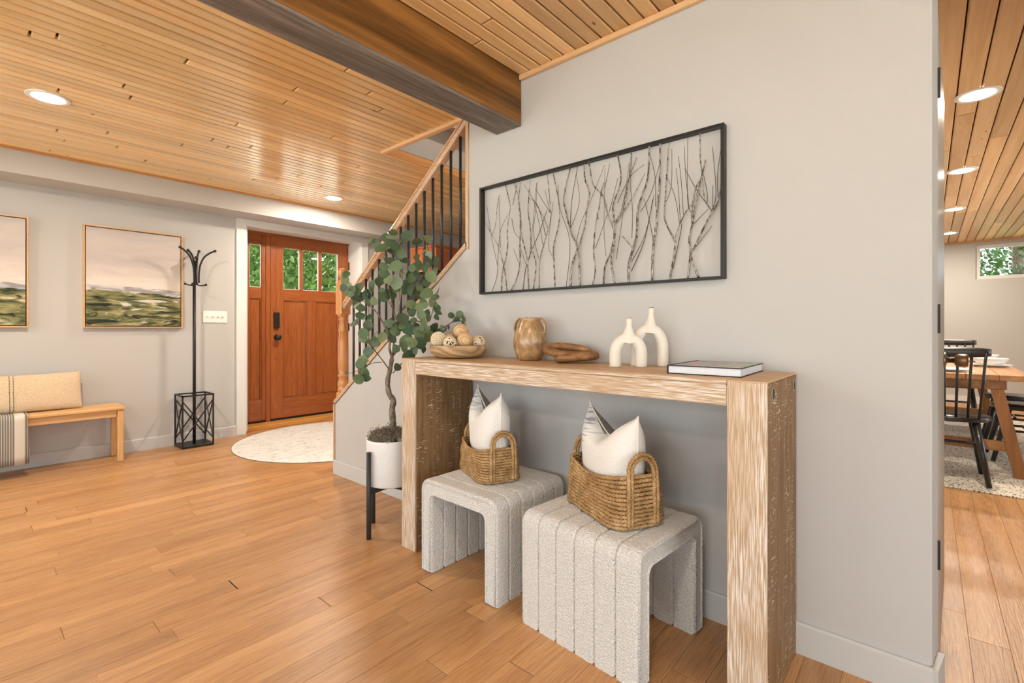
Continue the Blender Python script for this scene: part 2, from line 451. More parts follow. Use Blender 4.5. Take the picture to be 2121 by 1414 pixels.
def cover():
    t = NT('book_cover_photo'); v = t.coords((1, 1, 1))
    f = t.voro(t.coords((9, 22, 1)), 1.6, 'F1', 'Color')
    col = t.mix(0.55, t.mix(t.noise(t.coords((18, 70, 1)), 1.0, 4), s2l((96, 88, 76)), s2l((206, 200, 188))), f, 'SOFT_LIGHT')
    return t.out(col, 0.3, 0.5)
M['cover'] = cover()
def bark(name, d, l, sc, rough=0.7, rnd=3.0, metal=0.0):
    t = NT(name); v = t.coords((1, 1, 0.4), rnd)
    n = t.noise(v, sc, 4, 0.65)
    t.bump(n, 0.5, 0.004)
    return t.out(t.ramp(n, [(0.4, s2l(d)), (0.62, s2l(l))]), rough, 0.3, metal)
M['trunk'] = bark('eucalyptus_bark', (92, 80, 66), (150, 138, 120), 60)
M['twig'] = bark('dark_twig', (62, 50, 44), (104, 88, 76), 80)
M['birch'] = bark('silvered_branch', (44, 38, 33), (186, 180, 170), 130, 0.5)
M['twig_art'] = bark('fine_dark_branch', (38, 33, 30), (92, 86, 80), 130, 0.5)
M['moss'] = plain('dried_moss', (124, 112, 96), 0.95, 0.1, 0, 0, 0.4, 90, 0.35)
def leafm(name, cols, rough=0.5, trans=0.0):
    t = NT(name)
    oi = t.n('ShaderNodeObjectInfo').outputs['Random']
    n = t.noise(t.coords((1, 1, 1), 5), 40, 2)
    c = t.ramp(oi, [(i/(len(cols)), s2l(k)) for i, k in enumerate(cols)], 'CONSTANT')
    c = t.mix(t.math('MULTIPLY', n, 0.35), c, s2l((150, 160, 120)))
    m = t.out(c, rough, 0.3)
    return m
M['leaf'] = leafm('eucalyptus_leaf', [(44, 72, 48), (66, 92, 58), (104, 120, 80), (50, 82, 62), (88, 108, 72), (38, 62, 44), (120, 138, 112), (58, 86, 50)])

# ------------------------------------------------------------------ structure
XW = 1.877            # room face of the right wall
CZ, CZN = 2.42, 2.38  # ceiling heights: entry side, camera side of the beam
_pm = {}
def plank_mesh(L, Wd, T, ch, mat):
    key = (round(L, 2), round(Wd, 4), T, mat.name)
    if key not in _pm:
        bm = BM(); l, w = L/2, Wd/2
        lay = [(0, l-ch, w-ch), (-ch, l, w), (-T, l, w)]
        rings = [[bm.verts.new((sx*a, sy*b, z)) for sx, sy in ((-1,-1),(1,-1),(1,1),(-1,1))] for z, a, b in lay]
        bm.faces.new(rings[0]); bm.faces.new(rings[-1][::-1])
        for A, B in zip(rings, rings[1:]):
            for k in range(4): bm.faces.new((B[k], B[(k+1) % 4], A[(k+1) % 4], A[k]))
        me = bpy.data.meshes.new('plank'); bmesh.ops.recalc_face_normals(bm, faces=bm.faces); bm.to_mesh(me); bm.free()
        me.materials.append(mat); _pm[key] = me
    return _pm[key]
def lay_row(parent, mat, yc, wd, segs, z, T, ch, length, gap, down=False, name='plank', rr=R, vary=0.35):
    for x0, x1 in segs:
        x = x0; first = True
        while x < x1 - 0.05:
            L = length*(1-vary*rr.random()) if not first else length*(0.25+0.75*rr.random())
            first = False
            if x1 - (x+L) < 0.25: L = x1 - x
            L = min(L, x1-x)
            o = bpy.data.objects.new(name, plank_mesh(L-gap, wd-gap, T, ch, mat)); link(o, parent)
            o.location = (x+L/2, yc, z)
            if down: o.rotation_euler = (pi, 0, 0)
            x += L

# floor
fl = struct(bx('floor', M['floor'], None, -3.6, 9.9, -3.4, 5.76, -0.10, -0.0035))
PWF = 0.105
y = -1.05
while y < 5.44:
    yc = y + PWF/2
    if yc < 0: segs = [(-0.9, 4.7)]
    elif yc < 3.42: segs = [(-0.9, 1.99)]
    else: segs = [(-0.6, 4.0)]
    lay_row(fl, M['floor'], yc, PWF, segs, 0.0, 0.003, 0.0008, 1.22, 0.0008)
    y += PWF

# ceilings
ce = struct(bx('ceiling', M['back'], None, -3.6, 2.08, 1.56, 5.76, CZ+0.022, CZ+0.06))
bx('ceiling_backing', M['back'], ce, 2.08, 6.5, 3.09, 5.76, CZ+0.022, CZ+0.06)
bx('ceiling_backing', M['back'], ce, 2.98, 6.5, 1.2, 3.09, CZ+0.022, CZ+0.06)
PWC = 0.0675
y = 1.735
while y < 5.035:
    yc = y + PWC/2; wd = min(PWC, 5.04-y)
    segs = [(-1.0, 5.6)] if yc > 3.09 else [(-1.0, 2.08), (2.98, 4.6)]
    lay_row(ce, M['pine'], yc if wd == PWC else y+wd/2, wd, segs, CZ, 0.02, 0.004, 3.4, 0.009, True, 'board')
    y += PWC
cn = struct(bx('ceiling.001', M['back'], None, -3.6, XW, -3.4, 1.567, CZN+0.022, CZN+0.06))
y = 1.567
while y > -1.2:
    lay_row(cn, M['pine_near'], y-PWC/2, PWC, [(-1.3, XW-0.002)], CZN, 0.02, 0.004, 3.0, 0.007, True, 'board')
    y -= PWC
cdn = struct(bx('ceiling.002', M['back'], None, 1.99, 9.9, -3.4, 1.2, CZN+0.022, CZN+0.06))
y = 0.36
while y > -2.1:
    lay_row(cdn, M['pine_near'], y-0.0475, 0.095, [(2.0, 9.74)], CZN, 0.02, 0.006, 3.6, 0.006, True, 'board')
    y -= 0.095
# walls
wr = BM()
prism(wr, [(0, -0.05), (3.415, -0.05), (3.415, 0.519), (1.964, 1.553), (1.964, 2.46), (0, 2.46)], XW, 1.99, 'X')
wall_r = struct(obj('wall_right', wr, M['wall']))
bx('wall_pier', M['wall'], wall_r, XW, 1.99, -3.4, -0.95, -0.05, 2.46)
bx('door_header', M['wall'], wall_r, XW, 1.99, -0.95, 0.0, 2.14, 2.46)
# rounded wall end with jamb turning toward the dining room door
prism_e = BM(); prism(prism_e, [(XW+0.002, 0.0), (XW+0.006, -0.006), (1.99, -0.020), (1.99, 0.0)], 0.105, 2.14, 'Z')
obj('wall_end_jamb', prism_e, M['wall'], wall_r)
bb = BM(); prism(bb, [(1.862, 0.0), (1.877, 0.0), (1.877, 0.105), (1.868, 0.105), (1.862, 0.099)], -0.008, 3.415, 'Y')
bs_r = struct(obj('baseboard_right', bb, M['base']))
bb2 = BM(); prism(bb2, [(1.862, -0.008), (XW, -0.008), (XW, 0.0), (1.99, 0.0), (1.99, -0.036), (1.877, -0.020)], 0.0, 0.098, 'Z')
obj('baseboard_return', bb2, M['base'], bs_r)
tr1 = struct(bx('trim_1', M['pine_trim'], None, XW-0.024, XW, -1.2, 1.567, CZN-0.024, CZN, 0.004))
wb = BM()
box(wb, -3.6, 1.955, 5.375, 5.76, -0.05, 2.46); box(wb, 3.301, 6.5, 5.375, 5.76, -0.05, 2.46); box(wb, 1.955, 3.301, 5.375, 5.76, 2.205, 2.46)
wall_b = struct(obj('wall_back', wb, M['wall']))
bx('soffit', M['wall'], wall_b, -3.6, 6.5, 5.04, 5.38, 2.235, CZ+0.01)
tr2 = struct(bx('trim_2', M['pine_trim_x'], None, -3.6, 6.5, 5.026, 5.04, CZ-0.016, CZ, 0.003))
bb = BM(); prism(bb, [(5.36, 0.0), (5.375, 0.0), (5.375, 0.105), (5.366, 0.105), (5.36, 0.099)], -3.5, 1.865, 'X')
bs_b = struct(obj('baseboard_back', bb, M['base']))
struct(bx('baseboard_back.001', M['white'], None, 3.40, 6.4, 5.36, 5.375, 0.0, 0.105))
# walls that close the place behind the camera
def wall_open(name, axis, c0, c1, a0, a1, o0, o1, z0, z1, top=2.46):
    w = BM()
    def b(p, q, u, v):
        if axis == 'X': box(w, c0, c1, p, q, u, v)
        else: box(w, p, q, c0, c1, u, v)
    b(a0, o0, -0.05, top); b(o1, a1, -0.05, top); b(o0, o1, -0.05, z0); b(o0, o1, z1, top)
    return struct(obj(name, w, M['wall']))
def window(name, axis, c, a0, a1, z0, z1, n):
    e = struct(empty(name))
    f = 0.05
    def b(nm, mat, p, q, u, v, t):
        if axis == 'X': return bx(nm, mat, e, c-t, c+t, p, q, u, v)
        return bx(nm, mat, e, p, q, c-t, c+t, u, v)
    b('window_frame', M['white'], a0, a0+f, z0, z1, 0.03); b('window_frame', M['white'], a1-f, a1, z0, z1, 0.03)
    b('window_frame', M['white'], a0+f, a1-f, z0, z0+f, 0.03); b('window_frame', M['white'], a0+f, a1-f, z1-f, z1, 0.03)
    w = (a1-a0-2*f)/n
    for i in range(n):
        if i: b('mullion', M['white'], a0+f+i*w-0.02, a0+f+i*w+0.02, z0+f, z1-f, 0.025)
        b('pane', M['glass'], a0+f+i*w+(0.02 if i else 0), a0+f+(i+1)*w-(0.02 if i < n-1 else 0), z0+f, z1-f, 0.003)
    return e
wall_open('wall_left', 'X', -3.7, -3.58, -3.4, 2.0, -2.5, 1.7, 0.35, 2.25)
wall_open('wall_left.001', 'X', -3.7, -3.58, 2.0, 5.76, 2.3, 4.9, 0.35, 2.25)
window('window_5', 'X', -3.64, 2.3, 4.9, 0.35, 2.25, 3)
window('window_1', 'X', -3.64, -2.5, 1.7, 0.35, 2.25, 4)
wall_open('wall_front', 'Y', -3.4, -3.28, -3.6, 1.99, -2.9, 1.3, 0.35, 2.25)
window('window_2', 'Y', -3.34, -2.9, 1.3, 0.35, 2.25, 4)
wall_open('wall_dining_far', 'X', 9.74, 9.86, -3.4, 1.2, -2.2, -0.51, 1.815, 2.315)
window('window_3', 'X', 9.815, -2.2, -0.51, 1.815, 2.315, 1)
wall_open('wall_dining_front', 'Y', -3.46, -3.34, 1.99, 9.8, 4.3, 7.3, 0.4, 2.3)
window('window_4', 'Y', -3.40, 4.3, 7.3, 0.4, 2.3, 3)
bs_d = struct(bx('baseboard_dining', M['white'], None, 9.725, 9.74, -3.3, 1.03, 0.0, 0.105))
wd_l = struct(bx('wall_dining_left', M['wall'], None, 3.06, 9.74, 1.05, 1.15, -0.05, 2.40))
bx('wall_recess', M['wall'], wd_l, 1.99, 3.06, 0.07, 0.12, -0.05, 2.40)
struct(bx('baseboard_dining.001', M['white'], None, 3.06, 9.7, 1.035, 1.05, 0.0, 0.105))
struct(bx('trim_3', M['pine_trim'], None, 9.716, 9.74, -3.2, 1.03, CZN-0.03, CZN))
struct(bx('wall_stair', M['wall'], None, 2.98, 3.06, 0.12, 2.0, -0.05, 5.0))
struct(bx('wall_east', M['wall'], None, 6.5, 6.6, 1.2, 5.76, -0.05, 2.46))
struct(bx('wall_kitchen', M['wall'], None, 3.06, 6.5, 1.2, 1.3, -0.05, 2.46))

# stairwell opening through the ceiling, with the upper storey above it
sw = struct(empty('stairwell'))
bx('opening_trim', M['pine_trim'], sw, 2.06, 2.10, 1.964, 3.09, CZ-0.018, CZ+0.03, 0.004)
bx('opening_fascia', M['pine_trim_x'], sw, 2.10, 2.98, 3.085, 3.11, CZ-0.004, CZ+0.055)
bx('upper_wall', M['wall'], sw, 2.0, 3.1, 3.11, 3.2, CZ+0.03, 5.0)
bx('upper_wall', M['wall'], sw, 3.06, 3.14, 0.1, 3.2, CZ+0.03, 5.0)
bx('upper_wall', M['wall'], sw, 1.94, 2.0, 0.1, 3.2, CZ+0.05, 5.0)
bx('upper_wall', M['wall'], sw, 1.94, 3.1, 0.06, 0.12, -0.05, 5.0)
bx('upper_ceiling', M['wall'], sw, 1.94, 3.14, 0.06, 3.2, 4.95, 5.02)
bx('upper_ledge', M['base'], sw, 2.0, 3.06, 3.04, 3.11, 2.80, 2.86)

# beam
be = thing('ceiling_beam', 'dark wooden box beam spanning under the pine ceiling', 'beam')
bx('side_board', M['beam_side'], be, -3.58, XW, 1.567, 1.592, 2.142, CZ+0.02, 0.003)
bx('side_board', M['beam_side'], be, -3.58, XW, 1.713, 1.738, 2.142, CZ+0.02, 0.003)
o = bx('bottom_board', M['beam_bottom'], be, -3.58, XW, 1.567, 1.738, 2.128, 2.142, 0.004)
o['label'] = 'grey underside board'

# ------------------------------------------------------------------ entry door
YD = 5.646
dr = struct(empty('door_1', (0, 0, 0)))
dr['label'] = 'stained fir craftsman entry door with sidelight in a white casing'
for n_, a in (('casing', (1.865, 1.957, 5.355, 5.376, 0, 2.236)), ('casing', (3.299, 3.397, 5.355, 5.376, 0, 2.236)), ('casing', (1.957, 3.299, 5.355, 5.376, 2.165, 2.236))):
    bx(n_, M['white'], dr, *a, 0.003)
bx('jamb', M['white'], dr, 1.955, 1.975, 5.376, YD+0.06, 0.03, 2.205)
bx('jamb', M['white'], dr, 3.295, 3.303, 5.376, YD+0.06, 0.03, 2.205)
bx('jamb', M['white'], dr, 1.975, 3.295, 5.376, YD+0.06, 2.180, 2.205)
bx('threshold', M['oak_thr'], dr, 1.957, 3.301, 5.47, 5.75, -0.003, 0.045, 0.008, 2)
bx('sweep', M['black'], dr, 2.0, 3.29, YD+0.004, YD+0.04, 0.045, 0.068)
bx('post', M['door_y'], dr, 2.266, 2.312, YD-0.012, YD+0.05, 0.045, 2.180, 0.004)
bx('post', M['door_y'], dr, 1.98, 2.05, YD-0.012, YD+0.05, 0.045, 2.180, 0.004)
bx('post', M['door_x'], dr, 2.05, 2.266, YD-0.012, YD+0.05, 2.150, 2.180, 0.003)
bx('post', M['door_x'], dr, 2.312, 3.293, YD-0.012, YD+0.05, 2.166, 2.180, 0.003)
def leaf_door(name, x0, x1, z0, z1, stile, lights, panels, ztop, zmid0, zmid1, zbot):
    e = obj(name, box(BM(), x0+0.01, x1-0.01, YD+0.022, YD+0.030, z0+0.01, zmid0), M['door_y'], dr)
    F = (YD, YD+0.044)
    bx('stile', M['door_y'], e, x0, x0+stile, *F, z0, z1, 0.003); bx('stile', M['door_y'], e, x1-stile, x1, *F, z0, z1, 0.003)
    a, b = x0+stile, x1-stile
    bx('rail', M['door_x'], e, a, b, *F, ztop, z1, 0.003); bx('rail', M['door_x'], e, a, b, *F, zmid0, zmid1, 0.003); bx('rail', M['door_x'], e, a, b, *F, z0, zbot, 0.003)
    n = len(lights)
    for i, (p, q) in enumerate(lights):
        g = bx('pane', M['glass'], e, p, q, YD+0.02, YD+0.026, zmid1, ztop)
        for u, v in ((p, p+0.006), (q-0.006, q)): bx('glazing_bead', M['white'], e, u, v, YD+0.012, YD+0.02, zmid1, ztop)
        bx('glazing_bead', M['white'], e, p, q, YD+0.012, YD+0.02, zmid1, zmid1+0.006)
        if i < n-1: bx('muntin', M['door_y'], e, q, lights[i+1][0], *F, zmid1, ztop, 0.002)
    for i, (p, q) in enumerate(panels):
        bx('panel', M['door_y'], e, p+0.012, q-0.012, YD+0.012, YD+0.024, zbot+0.012, zmid0-0.012, 0.006)
        for u, v, w, k in ((p, p+0.012, zbot, zmid0), (q-0.012, q, zbot, zmid0), (p+0.012, q-0.012, zbot, zbot+0.012), (p+0.012, q-0.012, zmid0-0.012, zmid0)):
            bx('panel_moulding', M['door_y'], e, u, v, YD+0.006, YD+0.02, w, k, 0.003)
        if i < len(panels)-1: bx('mullion', M['door_y'], e, q, panels[i+1][0], *F, zbot, zmid0, 0.003)
    return e
lf = leaf_door('door_leaf', 2.318, 3.287, 0.070, 2.166, 0.142, [(2.460, 2.655), (2.693, 2.890), (2.928, 3.145)], [(2.460, 2.752), (2.846, 3.145)], 2.035, 1.425, 1.555, 0.29)
sl = leaf_door('sidelight', 2.05, 2.266, 0.070, 2.150, 0.045, [(2.095, 2.221)], [(2.095, 2.221)], 2.035, 1.435, 1.560, 0.30)
k = BM(); box(k, 2.350, 2.412, YD-0.028, YD, 1.100, 1.285, 0.012, 3); obj('keypad_lock', k, M['black'], lf)
k = BM(); lathe(k, [(0.0, -0.004), (0.011, -0.002), (0.011, 0.004)], 12, (2.381, YD-0.030, 1.125), 'Y'); obj('lock_turn', k, M['bookblack'], lf)
k = BM(); lathe(k, [(0.0, -0.072), (0.022, -0.070), (0.031, -0.060), (0.031, -0.046), (0.018, -0.034), (0.013, -0.022), (0.030, -0.010), (0.033, 0.0)], 20, (2.386, YD, 0.998), 'Y'); obj('door_knob', k, M['black'], lf, True)
k = BM(); lathe(k, [(0.0, -0.006), (0.010, -0.005), (0.010, 0.0)], 12, (2.366, YD, 0.755), 'Y'); obj('lock_bolt', k, M['chrome'], lf)
for z in (1.90, 1.12, 0.34): bx('hinge', M['black'], lf, 3.284, 3.297, YD-0.014, YD+0.01, z-0.05, z+0.05, 0.003)

# ------------------------------------------------------------------ dining room door standing open
d2 = struct(empty('door_2', (1.995, -0.020, 0), radians(-2.0)))
d2['label'] = 'grey painted door standing open into the dining room'
bx('door_leaf', paint('grey_door_paint', (168, 163, 154), 0.4), d2, 0.0, 0.845, 0.0, 0.035, 0.012, 2.09, 0.002)
for z in (1.86, 1.13, 0.40): bx('hinge', M['bookblack'], d2, -0.012, 0.0, -0.006, 0.008, z-0.045, z+0.045)
k = BM(); lathe(k, [(0.033, 0.0), (0.032, -0.006), (0.012, -0.010), (0.0105, -0.034)], 20, (0.775, 0.0, 0.965), 'Y'); obj('rosette', k, M['chrome'], d2, True)
k = BM(); lathe(k, [(0.0105, -0.033), (0.022, -0.036), (0.027, -0.046), (0.027, -0.070), (0.024, -0.076), (0.0, -0.077)], 24, (0.775, 0.0, 0.965), 'Y'); obj('door_knob', k, M['bronze'], d2, True)

# ------------------------------------------------------------------ staircase, railing
def slope(y): return 0.519 + (3.415-y)*(1.553-0.519)/(3.415-1.964)
st = struct(empty('staircase'))
n = 15
for i in range(n):
    y0 = 3.42 - i*0.235
    if y0 < 0.35: break
    z = 0.178*(i+1)
    bx('tread', M['oak_newel'], st, 1.995, 2.94, y0-0.255, y0+0.02, z-0.03, z, 0.004)
    bx('riser', M['white'], st, 1.995, 2.94, y0-0.012, y0, z-0.178, z-0.03)
# oak trim capping the sloping knee wall
tr4 = struct(empty('trim_4'))
def trim_poly(poly, mat):
    b = BM(); prism(b, poly, XW-0.008, 1.998, 'X'); return obj('oak_cap', b, mat, tr4)
dz = 0.026
trim_poly([(3.423, 0.519), (1.964, 1.558), (1.964, 1.558+dz*1.2), (3.431, 0.519+dz)], M['oak_rail'])
trim_poly([(1.950, 1.545), (1.972, 1.555), (1.972, CZ), (1.950, CZ)], M['oak_trim'])
trim_poly([(3.411, 0.0), (3.431, 0.0), (3.431, 0.545), (3.411, 0.530)], M['oak_trim'])
rl = thing('stair_railing', 'oak handrail and black metal balusters climbing from a turned newel post', 'railing', (0, 0, 0))
def rz(y): return 2.306 + (2.044-y)*0.770    # top of the rail
rb = BM()
sec = [(1.898, -0.014), (1.904, 0.0), (1.956, 0.0), (1.962, -0.014), (1.962, -0.034), (1.952, -0.058), (1.908, -0.058), (1.898, -0.034)]
A = [rb.verts.new((x, 1.995, rz(1.995)+z)) for x, z in sec]; B = [rb.verts.new((x, 3.345, rz(3.345)+z)) for x, z in sec]
rb.faces.new(A); rb.faces.new(B[::-1])
for i in range(8): rb.faces.new((A[i], B[i], B[(i+1) % 8], A[(i+1) % 8]))
obj('handrail', rb, M['oak_rail'], rl)
hb = BM(); tube(hb, [(1.8965, 2.0, rz(2.0)-0.030), (1.8965, 3.34, rz(3.34)-0.030)], 0.0025, 6); obj('rail_bead', hb, M['oak_newel'], rl)
for i in range(15):
    y = 2.078 + i*0.0831
    b = BM(); tube(b, [(1.93, y, slope(y)+0.028), (1.93, y, rz(y)-0.055)], 0.0085, 10); obj('baluster', b, M['baluster'], rl, True)
nw = BM()
NX, NY = 1.93, 3.392
box(nw, NX-0.041, NX+0.041, NY-0.041, NY+0.041, 1.205, 1.455, 0.006)
np_ = obj('newel_post', nw, M['oak_newel'], rl)
nb = BM(); lathe(nb, [(0.030, 0.0), (0.034, 0.006), (0.024, 0.014), (0.018, 0.020), (0.022, 0.030), (0.036, 0.046), (0.041, 0.066), (0.036, 0.088), (0.022, 0.103), (0.0, 0.108)], 24, (NX, NY, 1.455)); obj('newel_finial', nb, M['oak_newel'], np_, True)
nb = BM(); lathe(nb, [(0.040, 1.205), (0.040, 1.196), (0.026, 1.188), (0.031, 1.174), (0.031, 1.166), (0.024, 1.150), (0.030, 1.120), (0.033, 1.085), (0.033, 1.077), (0.029, 1.070), (0.035, 0.98), (0.037, 0.86), (0.034, 0.785), (0.030, 0.755), (0.038, 0.745), (0.038, 0.735), (0.028, 0.722), (0.037, 0.690), (0.039, 0.668), (0.033, 0.648), (0.039, 0.638), (0.039, 0.622), (0.030, 0.612)], 24, (NX, NY, 0)); obj('newel_spindle', nb, M['oak_newel'], np_, True)
bx('newel_base', M['oak_newel'], np_, NX-0.043, NX+0.043, NY-0.043, NY+0.028, 0.515, 0.614, 0.006)

# ------------------------------------------------------------------ recessed lights
def downlight(name, x, y, z, label, group, power, r=0.098):
    t = thing(name, label, 'ceiling light', (x, y, z), 0, group)
    b = BM(); lathe(b, [(r, 0.0), (r, -0.004), (r*0.95, -0.007), (r*0.70, -0.005), (r*0.66, -0.001)], 32, cap=False); obj('trim_ring', b, M['plastic'], t, True)
    b = BM(); lathe(b, [(0.0, 0.0), (r*0.66, 0.0), (r*0.66, 0.006), (0.0, 0.006)], 32, (0, 0, -0.0085)); obj('lens', b, M['lens'], t)
    l = bpy.data.lights.new('downlight_lamp', 'AREA'); l.shape = 'DISK'; l.size = r*1.25; l.energy = power; l.color = LAMP_COL; l.spread = radians(180)
    lo = bpy.data.objects.new('downlight_lamp', l); link(lo, t); lo.location = (0, 0, -0.012)
    return t
downlight('recessed_light', 0.335, 3.80, CZ, 'round recessed ceiling light above the bench and paintings', None, LAMP_W*2.0)
downlight('recessed_light', 2.487, 4.55, CZ, 'round recessed ceiling light just inside the entry door', None, LAMP_W*2.0)
for x, w_ in ((3.655, 'first in the row from the open grey door'), (5.33, 'second in the row from the open grey door'), (7.0, 'third in the row from the open grey door'), (8.72, 'last in the row, by the far window wall')):
    downlight('recessed_light', x, -0.20, CZN, 'round dining room ceiling light, ' + w_, 'dining room ceiling lights', LAMP_W*1.7)
for x, y in ((0.15, 0.25), (-1.7, 0.25), (0.15, -1.6), (-1.7, -1.6)):
    downlight('recessed_light', x, y, CZN, 'round recessed light in the knotty pine ceiling of the room before the beam', 'living side ceiling lights', LAMP_W*0.7)
downlight('recessed_light', -1.7, 3.80, CZ, 'round recessed ceiling light past the far end of the bench', None, LAMP_W*1.9)
downlight('recessed_light', 2.55, 2.0, 4.95, 'round recessed light over the stairwell upstairs', None, LAMP_W*3.0)
downlight('recessed_light', 4.4, 2.6, CZ, 'round recessed light in the pine ceiling behind the stairs', None, LAMP_W*0.9)

# measured branch and leaf coordinates in millimetres
ART= [[3.9,[[1678,1292],[1674,1372],[1666,1412],[1650,1452],[1636,1522],[1638,1584],[1634,1644],[1623,1694],[1619,1729],[1650,1841]]],[2.4,[[1647,1290],[1664,1402],[1678,1449],[1706,1525],[1756,1599],[1803,1669]]],[2.0,[[1756,1604],[1734,1648],[1723,1730],[1706,1803]]],[1.5,[[1754,1293],[1716,1375],[1709,1468],[1699,1571],[1681,1630],[1640,1686]]],[3.9,[[1619,1292],[1573,1369],[1558,1453],[1560,1504],[1557,1563],[1553,1633],[1560,1704],[1573,1766],[1596,1841]]],[3.7,[[1496,1295],[1502,1399],[1511,1464],[1534,1540],[1550,1597],[1553,1673],[1563,1744],[1547,1841]]],[3.2,[[1474,1294],[1458,1415],[1483,1490],[1492,1536],[1496,1615],[1508,1676],[1505,1734],[1494,1840]]],[1.9,[[1544,1290],[1527,1401],[1489,1486],[1446,1559],[1395,1670]]],[2.8,[[1436,1292],[1432,1427],[1409,1502],[1368,1615],[1371,1701],[1386,1842]]],[3.6,[[1342,1292],[1350,1452],[1345,1513],[1324,1576],[1316,1673],[1353,1842]]],[1.3,[[1276,1293],[1254,1498],[1310,1663],[1322,1777]]],[4.8,[[1252,1293],[1246,1382],[1222,1444],[1203,1487],[1179,1552],[1163,1648],[1151,1708],[1174,1775],[1178,1841]]],[4.3,[[1203,1291],[1214,1461],[1252,1543],[1282,1649],[1293,1716],[1257,1843]]],[1.7,[[1254,1567],[1246,1689],[1214,1842]]],[1.3,[[1254,1567],[1208,1678],[1224,1804]]],[3.4,[[1130,1291],[1117,1358],[1125,1434],[1120,1526],[1110,1586],[1097,1637],[1085,1705],[1072,1737]]],[1.3,[[1122,1456],[1097,1514],[1063,1597]]],[1.7,[[1110,1586],[1117,1618]]],[1.4,[[1613,1662],[1593,1588],[1560,1554]]],[1.2,[[1566,1424],[1606,1506]]],[1.2,[[1518,1420],[1553,1503]]],[1.2,[[1713,1427],[1756,1578],[1792,1758]]],[1.2,[[1699,1524],[1706,1779]]],[1.2,[[1496,1447],[1471,1640],[1452,1812]]],[1.1,[[1416,1502],[1446,1637],[1477,1739]]],[1.4,[[1368,1653],[1458,1784]]],[1.4,[[1398,1548],[1446,1700],[1508,1750]]],[1.1,[[1386,1575],[1422,1652],[1537,1822]]],[1.1,[[1434,1432],[1471,1562],[1455,1696],[1449,1817]]],[1.1,[[1350,1434],[1383,1503],[1356,1704]]],[1.1,[[1222,1485],[1195,1577],[1143,1671],[1072,1815]]],[1.1,[[1368,1644],[1403,1769]]],[1.4,[[1613,1733],[1593,1800],[1586,1839]]],[1.0,[[1067,1415],[1077,1538],[1072,1798]]],[4.0,[[1080,1293],[1074,1366],[1047,1426],[1027,1491],[1027,1522],[1059,1600],[1083,1682],[1131,1739],[1147,1807],[1156,1849]]],[4.4,[[1021,1291],[1036,1384],[1024,1481],[1025,1569],[1027,1636],[995,1713],[993,1773],[1007,1841]]],[2.9,[[1024,1558],[984,1619],[962,1716],[948,1842]]],[2.0,[[1024,1553],[945,1653],[889,1741]]],[1.5,[[1012,1639],[951,1739],[889,1776]]],[1.5,[[995,1605],[959,1736],[924,1814]]],[5.3,[[956,1291],[954,1371],[932,1440],[918,1493],[913,1592],[891,1658],[870,1718],[863,1844]]],[2.4,[[937,1428],[959,1458],[990,1495]]],[1.9,[[951,1341],[891,1465],[855,1627]]],[1.4,[[945,1381],[886,1484],[845,1644]]],[1.4,[[907,1586],[860,1657],[819,1784]]],[5.1,[[850,1291],[847,1420],[832,1526],[829,1583],[819,1688],[817,1842]]],[1.4,[[850,1450],[860,1510],[889,1635]]],[3.6,[[782,1292],[760,1421],[762,1449],[799,1526],[802,1588],[794,1712],[785,1841]]],[2.7,[[762,1449],[741,1503],[717,1551],[680,1596]]],[1.1,[[741,1503],[760,1619],[792,1702]]],[1.1,[[736,1516],[743,1635],[753,1731]]],[1.1,[[726,1543],[734,1671],[746,1777]]],[1.4,[[770,1336],[736,1493],[741,1512]]],[4.0,[[707,1292],[696,1390],[701,1442],[689,1500],[671,1603],[653,1678],[638,1738]]],[3.9,[[666,1291],[696,1381],[680,1416],[635,1506],[596,1572],[581,1649]]],[3.1,[[689,1500],[691,1552],[675,1641],[653,1678],[659,1748],[660,1844]]],[2.1,[[626,1555],[644,1589],[653,1673]]],[1.3,[[680,1414],[619,1486]]],[1.3,[[687,1500],[630,1551]]],[1.3,[[617,1540],[675,1632],[722,1725]]],[1.1,[[694,1547],[708,1601],[707,1837]]],[1.1,[[703,1563],[717,1700],[722,1811]]],[1.3,[[619,1545],[604,1609],[617,1785]]],[1.3,[[593,1572],[596,1675],[579,1791]]],[1.1,[[615,1548],[615,1638]]],[1.1,[[794,1606],[772,1669],[770,1811]]],[1.3,[[635,1574],[635,1615],[650,1691]]],[1.2,[[948,1482],[945,1592],[954,1715],[948,1839]]],[1.2,[[1018,1398],[995,1528],[973,1678],[956,1801]]],[1.2,[[1053,1609],[1012,1747]]],[1.2,[[1071,1717],[1047,1814]]],[1.2,[[840,1595],[842,1712],[863,1809]]]]
